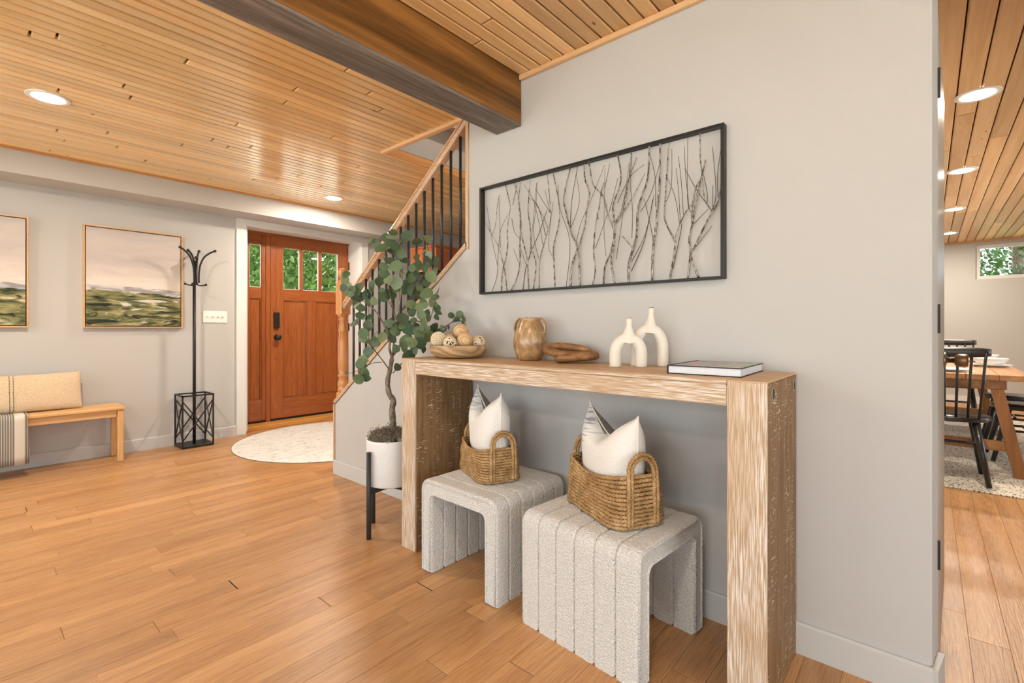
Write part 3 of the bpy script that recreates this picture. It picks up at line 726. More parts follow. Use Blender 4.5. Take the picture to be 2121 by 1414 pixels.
TREE= [[20,12,[[1565,2218,530],[1558,2226,650],[1563,2220,703],[1548,2238,742],[1542,2244,809],[1551,2234,875],[1558,2226,936]]],[12,5,[[1558,2226,936],[1540,2223,989],[1532,2210,1024],[1518,2203,1064],[1502,2199,1103],[1483,2197,1128],[1459,2202,1167],[1431,2212,1204],[1402,2222,1221]]],[10,4,[[1560,2224,941],[1570,2225,1023],[1581,2227,1071],[1591,2228,1121],[1590,2244,1170],[1586,2261,1221],[1579,2283,1316],[1573,2303,1398],[1575,2315,1481],[1589,2312,1564]]],[9,4,[[1568,2214,1047],[1574,2195,1153],[1577,2178,1258],[1578,2165,1362],[1573,2158,1466],[1566,2153,1556],[1573,2132,1615]]],[9,4,[[1565,2218,954],[1593,2204,1007],[1622,2190,1047],[1649,2178,1068],[1674,2168,1138],[1707,2150,1133],[1738,2133,1144],[1760,2126,1196],[1772,2132,1251]]],[5,3,[[1663,2197,1067],[1735,2163,1073],[1800,2135,1092],[1800,2048,1116],[1800,1995,1140],[1800,1948,1150]]],[5,3,[[1551,2234,867],[1519,2245,916],[1483,2261,969],[1448,2276,1022],[1422,2281,1069],[1391,2291,1121],[1375,2284,1164]]],[3,2,[[1491,2227,918],[1462,2251,916],[1433,2275,901],[1404,2299,883],[1384,2313,868],[1347,2346,859]]],[5,3,[[1561,2222,856],[1591,2218,881],[1620,2215,912],[1652,2209,943],[1684,2203,974],[1714,2198,1012]]],[6,3,[[1579,2202,1166],[1617,2183,1233],[1671,2147,1336],[1708,2129,1397],[1742,2116,1453],[1738,2145,1565],[1733,2177,1617]]],[4,2,[[1600,2178,1206],[1648,2160,1260],[1699,2140,1284],[1742,2129,1318],[1776,2128,1347]]],[4,2,[[1445,2234,1205],[1409,2260,1241],[1382,2276,1273],[1348,2300,1303],[1326,2310,1328]]],[4,2,[[1561,2222,1206],[1518,2221,1270],[1481,2212,1307],[1445,2203,1329]]],[4,2,[[1558,2226,1418],[1605,2248,1505],[1659,2262,1595]]]]
LEAVES= [[1454,2219,1553,16],[1451,2175,1519,26],[1514,2224,1592,20],[1495,2157,1552,26],[1496,2125,1603,19],[1600,2154,1602,27],[1656,2287,1599,18],[1617,2279,1561,21],[1599,2282,1528,21],[1545,2139,1500,23],[1558,2237,1478,14],[1580,2128,1464,18],[1473,2181,1428,20],[1514,2124,1430,26],[1480,2190,1393,23],[1631,2311,1430,18],[1652,2259,1417,21],[1556,2333,1366,28],[1522,2360,1341,26],[1496,2169,1357,20],[1546,2168,1348,27],[1631,2207,1332,31],[1671,2210,1387,28],[1576,2333,1280,24],[1611,2312,1295,28],[1453,2168,1299,13],[1592,2233,1311,20],[1393,2423,1366,20],[1380,2375,1315,27],[1318,2311,1311,16],[1417,2333,1309,27],[1332,2269,1278,16],[1482,2441,1280,28],[1508,2394,1286,24],[1490,2298,1251,20],[1395,2291,1230,26],[1522,2398,1249,17],[1672,2153,1585,26],[1765,2181,1619,28],[1746,2186,1536,19],[1711,2098,1509,17],[1644,2122,1490,15],[1674,2160,1442,27],[1693,2087,1468,27],[1788,2132,1483,25],[1659,2071,1423,17],[1782,2142,1427,25],[1640,1997,1376,26],[1584,2045,1385,19],[1655,2186,1384,27],[1632,2085,1329,25],[1700,2116,1356,17],[1697,2097,1293,27],[1800,2131,1314,21],[1749,2235,1295,25],[1791,2142,1276,21],[1624,2138,1230,24],[1667,2029,1235,17],[1708,2143,1237,21],[1634,2082,1212,20],[1800,2136,1219,18],[1461,2392,1225,30],[1401,2293,1170,19],[1452,2334,1164,16],[1463,2446,1130,26],[1403,2214,1117,22],[1378,2221,1075,22],[1404,2258,1033,27],[1529,2342,1062,24],[1504,2310,1023,24],[1479,2198,1056,21],[1433,2269,971,25],[1389,2253,928,26],[1429,2318,900,23],[1364,2226,875,15],[1451,2383,820,26],[1511,2403,850,18],[1436,2487,850,10],[1578,2289,1126,24],[1634,2321,1155,25],[1525,2084,1154,28],[1565,2145,1117,19],[1634,2322,1110,25],[1671,2224,1106,28],[1560,2191,1086,23],[1689,2268,1032,33],[1656,2184,1022,28],[1678,2233,943,31],[1542,2165,990,17],[1532,2138,893,17],[1548,2213,1047,20],[1582,2078,1185,20],[1659,2098,1173,22],[1778,2198,1185,18],[1800,2126,1202,25],[1766,2096,1165,17],[1572,2054,1142,16],[1634,2046,1132,20],[1704,2199,1113,19],[1603,2138,1096,30],[1626,2094,1086,20],[1630,2024,1096,20],[1800,2164,1096,32],[1694,2083,1059,27],[1621,2070,1063,23],[1543,2084,1035,26],[1566,2063,1028,26],[1622,2056,1021,26],[1715,2152,982,17],[1574,2089,952,26],[1579,2048,983,15],[1690,2110,1038,10],[1800,2075,1110,11],[1800,2067,1096,19],[1800,2036,1106,11],[1800,1970,1154,20],[1800,1945,1177,17],[1800,1955,1140,14],[1800,2015,1172,15],[1800,1916,1150,18],[1800,1916,1133,11]]
# ------------------------------------------------------------------ console table
CX0, CX1, CY0, CY1, CH = 1.468, 1.861, 0.340, 2.015, 0.951
ct = thing('console_table', 'whitewashed solid oak waterfall console table against the grey wall', 'console table', ((CX0+CX1)/2, (CY0+CY1)/2, 0))
inv = -Vector(ct.location)
def cbx(name, mat, x0, x1, y0, y1, z0, z1, bev=0.003, seg=1):
    o = bx(name, mat, ct, x0, x1, y0, y1, z0, z1, bev, seg); o.location = inv; return o
LT = 0.106
dw = (CX1-CX0-0.012)/3
for (a, b) in ((CY0, CY0+LT), (CY1-LT, CY1)):
    cbx('leg_face', M['wash_z'], CX0, CX0+0.012, a, b, 0, CH-0.004, 0.002)
    for i in range(3):
        cbx('leg_board', M['sawn'], CX0+0.012+i*dw+0.0006, CX0+0.012+(i+1)*dw-0.0006, a+0.001, b-0.001, 0, CH-0.006, 0.0025)
    cbx('leg_cap', M['console_top'], CX0+0.004, CX1, a, b, CH-0.0065, CH, 0.003, 2)
ya, yb = CY0+LT+0.0008, CY1-LT-0.0008
cbx('apron', M['wash_y'], CX0+0.001, CX0+0.05, ya, yb, 0.874, 0.9355)
cbx('top_edge', M['wash_y'], CX0+0.001, CX0+0.014, ya, yb, 0.9365, CH-0.002, 0.002)
tw = (CX1-CX0-0.014)/3
for i in range(3):
    cbx('top_board', M['console_top'], CX0+0.014+i*tw+0.0006, CX0+0.014+(i+1)*tw-0.0006, ya, yb, 0.9365, CH, 0.002)
    cbx('under_board', M['wash_y'], max(CX0+0.0505, CX0+0.014+i*tw), CX0+0.014+(i+1)*tw-0.001, ya, yb, 0.880, 0.935)
for x in (1.54, 1.822):
    b = BM(); lathe(b, [(0.0, -0.001), (0.0165, -0.001), (0.0165, 0.004)], 20, (x, CY0, 0.911), 'Y'); o = obj('bolt_plug', b, M['bookblack'], ct); o.location = inv
    b = BM(); tube(b, [(x+0.0175*cos(q), CY0-0.0005, 0.911+0.0175*sin(q)) for q in [2*pi*i/24 for i in range(24)]], 0.0008, 6, True); o = obj('plug_rim', b, M['rattan'], ct); o.location = inv

# ------------------------------------------------------------------ boucle stools
def u_path(w, h, t, ro=0.045, ri=0.022, n=5):
    """closed outline (a,b) of an upside-down U with rounded shoulders"""
    P = [(-w/2, 0.0)]
    P += [(-w/2+ro-ro*cos(q), h-ro+ro*sin(q)) for q in [pi/2*i/n for i in range(n+1)]]
    P += [(w/2-ro+ro*sin(q), h-ro+ro*cos(q)) for q in [pi/2*i/n for i in range(n+1)]]
    P += [(w/2, 0.0), (w/2-t, 0.0)]
    P += [(w/2-t-ri+ri*cos(q), h-t-ri+ri*sin(q)) for q in [pi/2*i/n for i in range(n+1)]]
    P += [(-w/2+t+ri-ri*sin(q), h-t-ri+ri*cos(q)) for q in [pi/2*i/n for i in range(n+1)]]
    P += [(-w/2+t, 0.0)]
    return P
def offset_poly(P, d):
    n = len(P); out = []
    for i in range(n):
        a, b, c = Vector(P[i-1]), Vector(P[i]), Vector(P[(i+1) % n])
        e1 = (b-a); e2 = (c-b)
        n1 = Vector((e1.y, -e1.x)).normalized(); n2 = Vector((e2.y, -e2.x)).normalized()
        m = (n1+n2); m = m.normalized() if m.length > 1e-6 else n1
        k = max(0.5, m.dot(n1))
        q = b + m*(d/k)
        out.append((q.x, max(q.y, 0.0)))
    return out
def stool(label, loc, rz, w, depth, h, t, nch):
    s = thing('upholstered_stool', label, 'stool', loc, rz, None)
    P = u_path(w, h, t)
    dwid = depth/nch
    for i in range(nch):
        d0 = -depth/2 + i*dwid
        bm = BM(); rings = []
        prof = [(0.0, -0.008), (0.035, -0.0030), (0.10, 0.0), (0.90, 0.0), (0.965, -0.0030), (1.0, -0.008)]
        if i == 0: prof = [(0.0, -0.008), (0.04, -0.0025), (0.14, 0.0)] + prof[3:]
        if i == nch-1: prof = prof[:3] + [(0.86, 0.0), (0.96, -0.0025), (1.0, -0.008)]
        for f, off in prof:
            rings.append([bm.verts.new((d0+f*dwid, a, b)) for a, b in offset_poly(P, -off)])
        n = len(P)
        for A, B in zip(rings, rings[1:]):
            for k in range(n): bm.faces.new((A[k], A[(k+1) % n], B[(k+1) % n], B[k]))
        for rg in (rings[0], rings[-1]):
            for k in range(n//2-1): bm.faces.new((rg[k], rg[k+1], rg[n-2-k], rg[n-1-k]))
        obj('channel', bm, M['boucle'], s)
    for e in (-1, 1):
        # welting along the outer and inner edge of each open end
        Q1 = u_path(w-0.020, h-0.010, t-0.020, 0.038, 0.030)
        for Q, nm in ((Q1, 'piping'),):
            pts = [(e*(depth/2+0.0008), a, max(b, 0.006)) for a, b in Q]
            b_ = BM(); tube(b_, pts, 0.0045, 6, True); obj(nm, b_, M['boucle'], s, True)
    return s
stool('cream boucle waterfall stool with its open arch facing the room', (1.612, 1.515, 0), radians(-1.0), 0.478, 0.452, 0.418, 0.070, 6)
stool('cream boucle waterfall stool turned sideways beside the right console leg', (1.590, 0.893, 0), radians(90-4.5), 0.450, 0.490, 0.418, 0.070, 6)

# ------------------------------------------------------------------ baskets and cushions
def rrect(a, b, r, n=10):
    P = []
    for cx, cy, q0 in ((a-r, b-r, 0), (-a+r, b-r, pi/2), (-a+r, -b+r, pi), (a-r, -b+r, 3*pi/2)):
        for i in range(n+1):
            q = q0 + pi/2*i/n; P.append((cx+r*cos(q), cy+r*sin(q)))
    return P
def resample(P, n, closed=True):
    P = [Vector(p) for p in P]; m = len(P)
    seg = [(P[i], P[(i+1) % m]) for i in range(m if closed else m-1)]
    L = [(b-a).length for a, b in seg]; T = sum(L); out = []; k = 0; acc = 0.0
    for i in range(n):
        s = T*i/(n if closed else n-1)
        while k < len(seg)-1 and acc+L[k] < s: acc += L[k]; k += 1
        f = (s-acc)/max(L[k], 1e-9); out.append(seg[k][0].lerp(seg[k][1], min(1, f)))
    return out
def braid_tube(bm, pts, r, closed, pitch, seg=6):
    n = len(pts)
    T, N = frames(pts, closed)
    L = sum((pts[(i+1) % n]-pts[i]).length for i in range(n if closed else n-1)) / n
    for ph in (0.0, pi):
        P2, rr = [], []
        for i, (p, t, nn) in enumerate(zip(pts, T, N)):
            b = t.cross(nn); q = 2*pi*i*L/pitch
            P2.append(p + nn*(0.42*r*sin(q+ph)) + b*(0.42*r*cos(q+ph)*0.8)); rr.append(r*0.74)
        tube(bm, P2, rr, seg, closed)
def basket(label, loc, rz, A=0.178, B=0.098, Hb=0.165, lean=0.0):
    e = thing('jute_basket', label, 'basket', loc, rz)
    rows = 13; rh = Hb/rows
    bm = BM()
    for k in range(rows):
        f = k/(rows-1)
        swell = 1.0 + 0.05*sin(f*pi)*0.6 - 0.035*f
        ring = resample([(x, y, 0) for x, y in rrect(A*swell, B*(1.06-0.10*f), 0.055)], 132)
        pts = []
        for p in ring:
            sag = -0.016*f*f*cos(p.x/A*pi/2)**2 + 0.012*f*f*abs(p.x/A)**2
            wob = 0.0025*sin(p.x*50+k)
            pts.append(Vector((p.x, p.y*(1+0.03*f*sin(p.x*9))+wob, rh*(k+0.55)+sag)))
        braid_tube(bm, pts, rh*0.60, True, 0.021, 5)
    obj('woven_body', bm, M['jute'], e, True)
    bm = BM(); prism(bm, rrect(A*0.99, B*1.03, 0.055, 6), 0.002, 0.010, 'Z'); obj('woven_base', bm, M['jute'], e)
    for s in (-1, 1):
        bm = BM(); x = s*(A*0.985+0.004)
        for off in (-0.0065, 0.0065):
            hw = 0.052 + off
            zt = Hb + 0.014
            P = [(x+s*0.003, -hw, 0.012), (x+s*0.005, -hw, Hb*0.55), (x+s*0.002, -hw*0.98, zt)]
            P += [(x-s*0.002*i/5, -hw*cos(pi*i/8), zt+(0.062+off)*sin(pi*i/8)) for i in range(1, 8)]
            P += [(x+s*0.002, hw*0.98, zt), (x+s*0.005, hw, Hb*0.55), (x+s*0.003, hw, 0.012)]
            pts = resample(catmull(P, 6), 84, False)
            braid_tube(bm, pts, 0.0078, False, 0.024, 5)
        obj('handle', bm, M['jute'], e, True)
    return e
def cushion(label, loc, rz, Wd=0.30, Hc=0.345, T=0.086, tilt=0.0, mirror=1):
    e = thing('cushion', label, 'cushion', loc, rz)
    N = 30
    def pt(u, v, side):
        # u along the width, v upwards, both -1..1; a chop pushed down in the middle of the top edge
        k = (1-abs(u)**3.2)*(1-abs(v)**3.2)
        th = T*max(k, 0)**0.55
        top = max(0.0, (v+0.1)/1.1)
        pinch = 1 - 0.10*(1-v*v)*abs(u)**2 - 0.03
        x = Wd/2*u*(1-0.08*(1-abs(v)))*(1 - 0.05*max(v, 0)**2)
        z = Hc/2*(v+1)*1.0
        chop = exp(-((u-0.06)/0.44)**2)
        z -= top**1.8*chop*0.082
        z += top**4*abs(u)**3*0.012*(1+u*0.6) + max(v, 0)**7*abs(u)**7*0.022
        y = side*th*(1 + 0.25*top*(1-abs(u))) + 0.010*sin(3*u)*top
        lo = max(0, -v-0.2); y *= (1-0.35*lo); x *= (1-0.10*lo)
        y += -0.012*chop*top*side
        return Vector((x, y, z))
    bm = BM(); G = {}
    for side in (-1, 1):
        for i in range(N+1):
            for j in range(N+1):
                u, v = -cos(pi*i/N), -cos(pi*j/N)
                edge = i in (0, N) or j in (0, N)
                key = (0 if edge else side, i, j)
                if key not in G: G[key] = bm.verts.new(pt(u, v, side))
    def g(side, i, j): return G[(0 if (i in (0, N) or j in (0, N)) else side, i, j)]
    for side in (-1, 1):
        for i in range(N):
            for j in range(N):
                f = [g(side, i, j), g(side, i+1, j), g(side, i+1, j+1), g(side, i, j+1)]
                try:
                    q_ = bm.faces.new(f if side < 0 else f[::-1])
                    if side < 0 and i > N*0.55: q_.material_index = 1
                except ValueError: pass
    o = obj('cushion_cover', bm, M['cushion'], e, True); o.data.materials.append(M['greycloth'])
    sm = o.modifiers.new('s', 'SUBSURF'); sm.levels = 1; sm.render_levels = 1
    ring = [pt(-1, -cos(pi*j/N), 1) for j in range(N+1)] + [pt(-cos(pi*i/N), 1, 1) for i in range(1, N+1)] + [pt(1, cos(pi*j/N), 1) for j in range(1, N+1)]
    b = BM(); tube(b, ring, 0.0032, 6); obj('piping', b, M['piping'], e, True)
    return e
import math as _m
def along(p, q): return _m.atan2(q[1]-p[1], q[0]-p[0])
# long side of the baskets points from the front corner back towards the wall
b2r = along((1.462, 0.79), (1.622, 1.10)); b1r = along((1.505, 1.47), (1.632, 1.755))
basket('braided jute basket holding a cushion on the sideways stool', (1.603, 0.895, 0.4225), b2r, 0.180, 0.100, 0.168)
cushion('cream panelled cushion standing in the jute basket on the sideways stool', (1.604, 0.897, 0.436), b2r, 0.330, 0.335, 0.080)
basket('slumped jute basket holding a cushion on the open-arched stool', (1.632, 1.562, 0.4225), b1r, 0.164, 0.092, 0.140)
cushion('cream panelled cushion standing in the slumped basket on the open-arched stool', (1.632, 1.562, 0.436), b1r, 0.295, 0.350, 0.075)

# ------------------------------------------------------------------ things on the console
def ball_solid(label, c, r, grp=None):
    b = BM(); lathe(b, [(r*sin(pi*i/16), -r*cos(pi*i/16)) for i in range(17)], 28); o = obj('wooden_ball', b, M['ballwood'], None, True)
    o.location = c; o.rotation_euler = (R.random(), 1.2+R.random()*0.4, R.random()*6); return tag(o, label, 'decorative ball', grp)
def ball_woven(label, c, r, n=22, w=0.0048):
    t = thing('rattan_ball', label, 'decorative ball', c)
    b = BM(); rr = random.Random(int(c[1]*1000))
    for i in range(n):
        ax = Vector((rr.gauss(0, 1), rr.gauss(0, 1), rr.gauss(0, 1))).normalized()
        a = ax.orthogonal().normalized(); d = ax.cross(a); off = rr.uniform(-0.55, 0.55)*r; q0 = sqrt(max(r*r-off*off, 1e-6))
        tube(b, [ax*off + (a*cos(2*pi*k/30)+d*sin(2*pi*k/30))*(q0-rr.random()*0.001) for k in range(30)], w*0.5, 5, True)
    obj('cane_strands', b, M['rattan'], t, True)
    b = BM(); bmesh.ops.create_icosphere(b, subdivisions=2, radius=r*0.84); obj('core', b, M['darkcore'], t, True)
    return t
def ball_lattice(label, c, r):
    t = thing('pierced_ball', label, 'decorative ball', c)
    b2 = BM(); bmesh.ops.create_icosphere(b2, subdivisions=3, radius=r)
    bmesh.ops.wireframe(b2, faces=b2.faces, thickness=0.0042, offset=0.0, use_replace=True, use_boundary=True, use_even_offset=True)
    obj('pierced_shell', b2, M['rattan'], t, False)
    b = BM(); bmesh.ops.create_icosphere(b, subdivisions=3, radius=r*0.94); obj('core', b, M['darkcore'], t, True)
    return t
BC = Vector((1.672, 1.815, CH))
b = BM(); lathe(b, [(0.0, 0.0), (0.085, 0.0), (0.118, 0.008), (0.139, 0.026), (0.146, 0.046), (0.145, 0.062), (0.140, 0.066), (0.134, 0.062), (0.130, 0.048), (0.110, 0.026), (0.07, 0.018), (0.0, 0.016)], 48)
o = obj('wooden_bowl', b, M['bowlwood'], None, True); o.location = BC; tag(o, 'shallow turned paulownia bowl of decorative balls on the console', 'bowl')
ux = Vector((0.656, -0.755, 0)); fw = Vector((0.755, 0.656, 0))        # across / away, in the floor plane
def inb(a, f, z): return BC + ux*a + fw*f + Vector((0, 0, z))
ball_lattice('pierced round ball resting at the left of the wooden bowl', inb(-0.100, -0.018, 0.094), 0.037)
ball_woven('loosely woven pale rattan ball nestled at the front of the wooden bowl', inb(-0.034, -0.066, 0.076), 0.033)
ball_solid('turned pale wooden ball showing end grain rings at the front of the bowl', inb(0.040, -0.056, 0.092), 0.0395)
ball_solid('turned wooden ball perched on top of the others in the bowl', inb(0.012, 0.012, 0.134), 0.0395)
ball_woven('tightly woven strip rattan ball at the right rim of the bowl', inb(0.100, -0.002, 0.078), 0.034, 34, 0.0062)
ball_solid('turned wooden ball half hidden at the back of the bowl', inb(-0.046, 0.046, 0.086), 0.036)
# two handled vase
vz = thing('handled_vase', 'tan drip glazed stoneware vase with two strap handles on the console', 'vase', (1.760, 1.418, CH), radians(8))
prof = [(0.0, 0.0), (0.050, 0.0), (0.058, 0.006), (0.071, 0.034), (0.0775, 0.066), (0.078, 0.092), (0.071, 0.130), (0.059, 0.162), (0.049, 0.184), (0.047, 0.192), (0.050, 0.199), (0.047, 0.200), (0.042, 0.194), (0.043, 0.180), (0.054, 0.150), (0.060, 0.10), (0.040, 0.02), (0.0, 0.015)]
b = BM(); lathe(b, prof, 40); obj('vase_body', b, M['vase'], vz, True)
for s in (-1, 1):
    q = [(0, s*0.044, 0.192), (0, s*0.056, 0.196), (0, s*0.068, 0.186), (0, s*0.077, 0.166), (0, s*0.079, 0.146), (0, s*0.075, 0.128), (0, s*0.066, 0.122)]
    b = BM(); tube(b, catmull(q, 5), 0.0055, 10, flat=2.0); obj('handle', b, M['vase'], vz, True)
vz.rotation_euler = (0, 0, radians(12))
# carved link
lk = thing('wooden_chain_links', 'pair of carved interlocking wooden links lying between the two vases', 'ornament', (1.735, 1.165, CH), 0)
def link_ring(a, b_, r, tilt, roll, rz_, off, nm='link'):
    m = Matrix.Translation(off) @ Matrix.Rotation(rz_, 4, 'Z') @ Matrix.Rotation(tilt, 4, 'Y') @ Matrix.Rotation(roll, 4, 'X')
    P = [m @ Vector((a*cos(q), b_*sin(q), 0)) for q in [2*pi*i/40 for i in range(40)]]
    z0 = min(p.z for p in P)
    bm = BM(); tube(bm, P, r, 12, True); obj(nm, bm, M['linkwood'], lk, True)
link_ring(0.094, 0.046, 0.0172, radians(5), radians(20), radians(-52), Vector((0.000, 0.022, 0.052)))
link_ring(0.080, 0.046, 0.0178, radians(-4), radians(-6), radians(-44), Vector((0.012, -0.018, 0.025)))
# arch vases
def arch_vase(label, loc, rz_, span, apex, top, r0, lean):
    t = thing('arch_vase', label, 'vase', loc, rz_)
    n = 26; P, rr = [], []
    for i in range(n+1):
        q = pi*i/n; f = abs(cos(q))
        P.append(Vector((-span/2*cos(q)*(1+0.16*sin(q*2)**2), 0, apex*max(0.0, sin(q))**0.72))); rr.append(r0*(0.80+0.42*f*(1-0.45*f)))
    P[0].z = P[-1].z = 0.0
    bm = BM(); tube(bm, P, rr, 18, flat=1.15)
    L = [(lean*0.2, apex-0.020, r0*1.45), (lean*0.5, apex+0.014, r0*1.05), (lean*0.8, apex+(top-apex)*0.62, r0*0.52), (lean, top, r0*0.52)]
    tube(bm, catmull([(x, 0, z) for x, z, _ in L], 4), [L[min(i//4, 3)][2]*(1-(i % 4)/4)+L[min(i//4+1, 3)][2]*((i % 4)/4) for i in range(13)], 18)
    for v in bm.verts:
        if v.co.z < 0.0: v.co.z = 0.0
    o = obj('vase_body', bm, M['sculpt'], t, True)
    rm = o.modifiers.new('r', 'REMESH'); rm.mode = 'VOXEL'; rm.voxel_size = 0.0028; rm.use_smooth_shade = True
    sm = o.modifiers.new('s', 'SMOOTH'); sm.iterations = 6; sm.factor = 0.5
    b = BM(); lathe(b, [(0.0, 0.0), (r0*0.42, 0.0), (r0*0.42, 0.001), (0.0, 0.001)], 20, (lean, 0, top+0.0002)); obj('mouth_shade', b, M['bookblack'], t)  # flat black disc paints the shade of a hollow neck
    return t
arch_vase('shorter sand coloured arch vase standing in front of the taller one', (1.695, 0.878, CH), radians(-56), 0.098, 0.112, 0.188, 0.0220, 0.004)
arch_vase('taller sand coloured arch vase behind the shorter one', (1.790, 0.836, CH), radians(-64), 0.100, 0.150, 0.231, 0.0220, 0.008)
# book
bk = thing('hardback_book', 'large hardback book with a black spine lying at the right end of the console', 'book', (1.690, 0.548, CH), radians(2.0))
bx('page_block', M['pages'], bk, -0.143, 0.143, -0.112, 0.110, 0.003, 0.0255)
bx('back_cover', M['bookblack'], bk, -0.147, 0.147, -0.1155, 0.1145, 0.0, 0.003, 0.001)
bx('front_cover', M['bookblack'], bk, -0.147, 0.147, -0.1155, 0.1145, 0.0255, 0.0285, 0.001)
bx('spine', M['bookblack'], bk, -0.147, 0.147, 0.1105, 0.1145, 0.003, 0.0255)
bx('cover_picture', M['cover'], bk, -0.144, 0.144, -0.113, 0.096, 0.0285, 0.0289)

# ------------------------------------------------------------------ wall art
wa = thing('wall_art', 'long framed metal wall sculpture of bare birch branches on the grey wall', 'wall art', (1.85, 1.2, 1.57))
wi = -Vector(wa.location)
FY0, FY1, FZ0, FZ1 = 0.570, 1.836, 1.284, 1.858
fx0, fx1 = 1.842, 1.876
for a in ((FY0, FY0+0.012, FZ0, FZ1), (FY1-0.012, FY1, FZ0, FZ1), (FY0+0.012, FY1-0.012, FZ0, FZ0+0.010), (FY0+0.012, FY1-0.012, FZ1-0.010, FZ1)):
    o = bx('frame_bar', M['black'], wa, fx0, fx1, a[0], a[1], a[2], a[3], 0.0015); o.location = wi
for i, (r, pts) in enumerate(ART):
    dx = 1.852 + 0.010*((i*7 % 5)/4.0) - (0.004 if r > 3.2 else 0)
    P = [(dx, min(max(p[0]/1000, FY0+0.01), FY1-0.01), min(max(p[1]/1000, FZ0+0.008), FZ1-0.008)) for p in pts]
    P = catmull(P, 4)
    rad = r/1000
    b = BM(); n_ = len(P); tube(b, P, [rad*(1.08-0.40*k/n_) for k in range(n_)], 6)
    o = obj('branch', b, M['birch'] if r > 1.9 else M['twig_art'], wa, True); o.location = wi

# ------------------------------------------------------------------ potted eucalyptus
PC = (1.556, 2.228)
pt_ = thing('potted_eucalyptus', 'potted eucalyptus tree with round green leaves beside the console', 'plant', (PC[0], PC[1], 0.262))
pi_ = -Vector(pt_.location)
b = BM(); lathe(b, [(0.0, 0.262), (0.126, 0.262), (0.131, 0.268), (0.133, 0.49), (0.133, 0.502), (0.126, 0.504), (0.123, 0.498), (0.122, 0.46), (0.0, 0.455)], 48, (PC[0], PC[1], 0)); o = obj('pot', b, M['pot'], pt_, True); o.location = pi_
b = BM(); rr = random.Random(3)
for i in range(520):
    a = rr.uniform(0, 2*pi); q = 0.110*sqrt(rr.random()); c0 = Vector((PC[0]+q*cos(a), PC[1]+q*sin(a), 0.508+0.050*rr.random()*(1-q*q/0.02)))
    d = Vector((rr.gauss(0, 1), rr.gauss(0, 1), rr.gauss(0, 0.45))).normalized()*rr.uniform(0.012, 0.026); e = Vector((rr.gauss(0, 1), rr.gauss(0, 1), rr.gauss(0.3, 0.6)))*0.009
    tube(b, catmull([c0-d, c0+e, c0+d, c0+d*1.3+e*1.2], 2), 0.0013, 3)
o = obj('dried_moss', b, M['moss'], pt_); o.location = pi_; o['kind'] = 'stuff'
for i, (r0, r1, pts) in enumerate(TREE):
    P = catmull([Vector(p)/1000 for p in pts], 4); n = len(P)
    if i == 0: P.insert(0, Vector((P[0].x, P[0].y, 0.46))); n += 1
    rad = [(r0+(r1-r0)*k/(n-1))/1000*(0.60 if i else 0.92)*(1+0.10*sin(k*1.9+i)) for k in range(n)]
    b = BM(); tube(b, P, rad, 8)
    o = obj('trunk' if i == 0 else 'branch', b, M['trunk'] if i < 5 else M['twig'], pt_, True); o.location = pi_
lm = BM()
ring = []
for k in range(14):
    a = 2*pi*k/14; rr_ = 1.0 + (0.22 if k == 0 else 0.06*cos(a))
    ring.append(lm.verts.new((rr_*cos(a), 0.94*sin(a), 0.16*(abs(sin(a))) - 0.10*cos(a)**2)))
mid = [lm.verts.new((x, 0, z)) for x, z in ((0.55, -0.05), (0.0, 0.0), (-0.55, -0.05))]
def fan(idx, m):
    for a_, b_ in zip(idx, idx[1:]): lm.faces.new((ring[a_ % 14], ring[b_ % 14], m))
fan([12, 13, 0, 1, 2], mid[0]); fan([2, 3, 4, 5], mid[1]); fan([5, 6, 7, 8, 9], mid[2]); fan([9, 10, 11, 12], mid[1])
lm.faces.new((ring[2], mid[1], mid[0])); lm.faces.new((ring[12], mid[0], mid[1])); lm.faces.new((ring[5], mid[2], mid[1])); lm.faces.new((ring[9], mid[1], mid[2]))
bmesh.ops.recalc_face_normals(lm, faces=lm.faces)
lme = bpy.data.meshes.new('leaf'); lm.to_mesh(lme); lm.free(); lme.materials.append(M['leaf'])
for p in lme.polygons: p.use_smooth = True
rr = random.Random(21)
cen = Vector((PC[0], PC[1], 1.25))
for (x, y, z, r) in LEAVES + [(q[0]+rr.uniform(-40, 40), q[1]+rr.uniform(-40, 40), q[2]+rr.uniform(-45, 45), q[3]*0.85) for q in LEAVES[::3]]:
    p = Vector((min(x, 1805), y, z))/1000
    out = (p - cen); out.z *= 0.3
    nrm = (Vector((-0.755, -0.656, 0.15))*1.0 + out.normalized()*0.5 + Vector((rr.gauss(0, 0.55), rr.gauss(0, 0.55), rr.gauss(0.1, 0.5)))).normalized()
    o = bpy.data.objects.new('leaf', lme); link(o, pt_)
    o.rotation_mode = 'QUATERNION'
    o.rotation_quaternion = nrm.to_track_quat('Z', 'Y') @ Euler((0, 0, rr.uniform(0, 2*pi))).to_quaternion()
    s = r/1000*1.36; o.scale = (s, s*rr.uniform(0.88, 1.0), s)
    o.location = p + pi_
# plant stand
sd = thing('plant_stand', 'black stained wooden plant stand cradling the white pot', 'plant stand', (PC[0], PC[1], 0), math.atan2(0.169, 0.135))
for sx in (-1, 1):
    for sy in (-1, 1):
        b = BM(); tube(b, [(sx*0.108, sy*0.108, 0.0), (sx*0.108, sy*0.108, 0.452)], 0.0125, 14); obj('leg', b, M['stand'], sd, True)
b = BM(); bar(b, (-0.10, -0.10, 0.246), (0.10, 0.10, 0.246), 0.026, 0.026); obj('cross_bar', b, M['stand'], sd)
b = BM(); bar(b, (-0.10, 0.10, 0.246), (0.10, -0.10, 0.246), 0.026, 0.024); obj('cross_bar', b, M['stand'], sd)

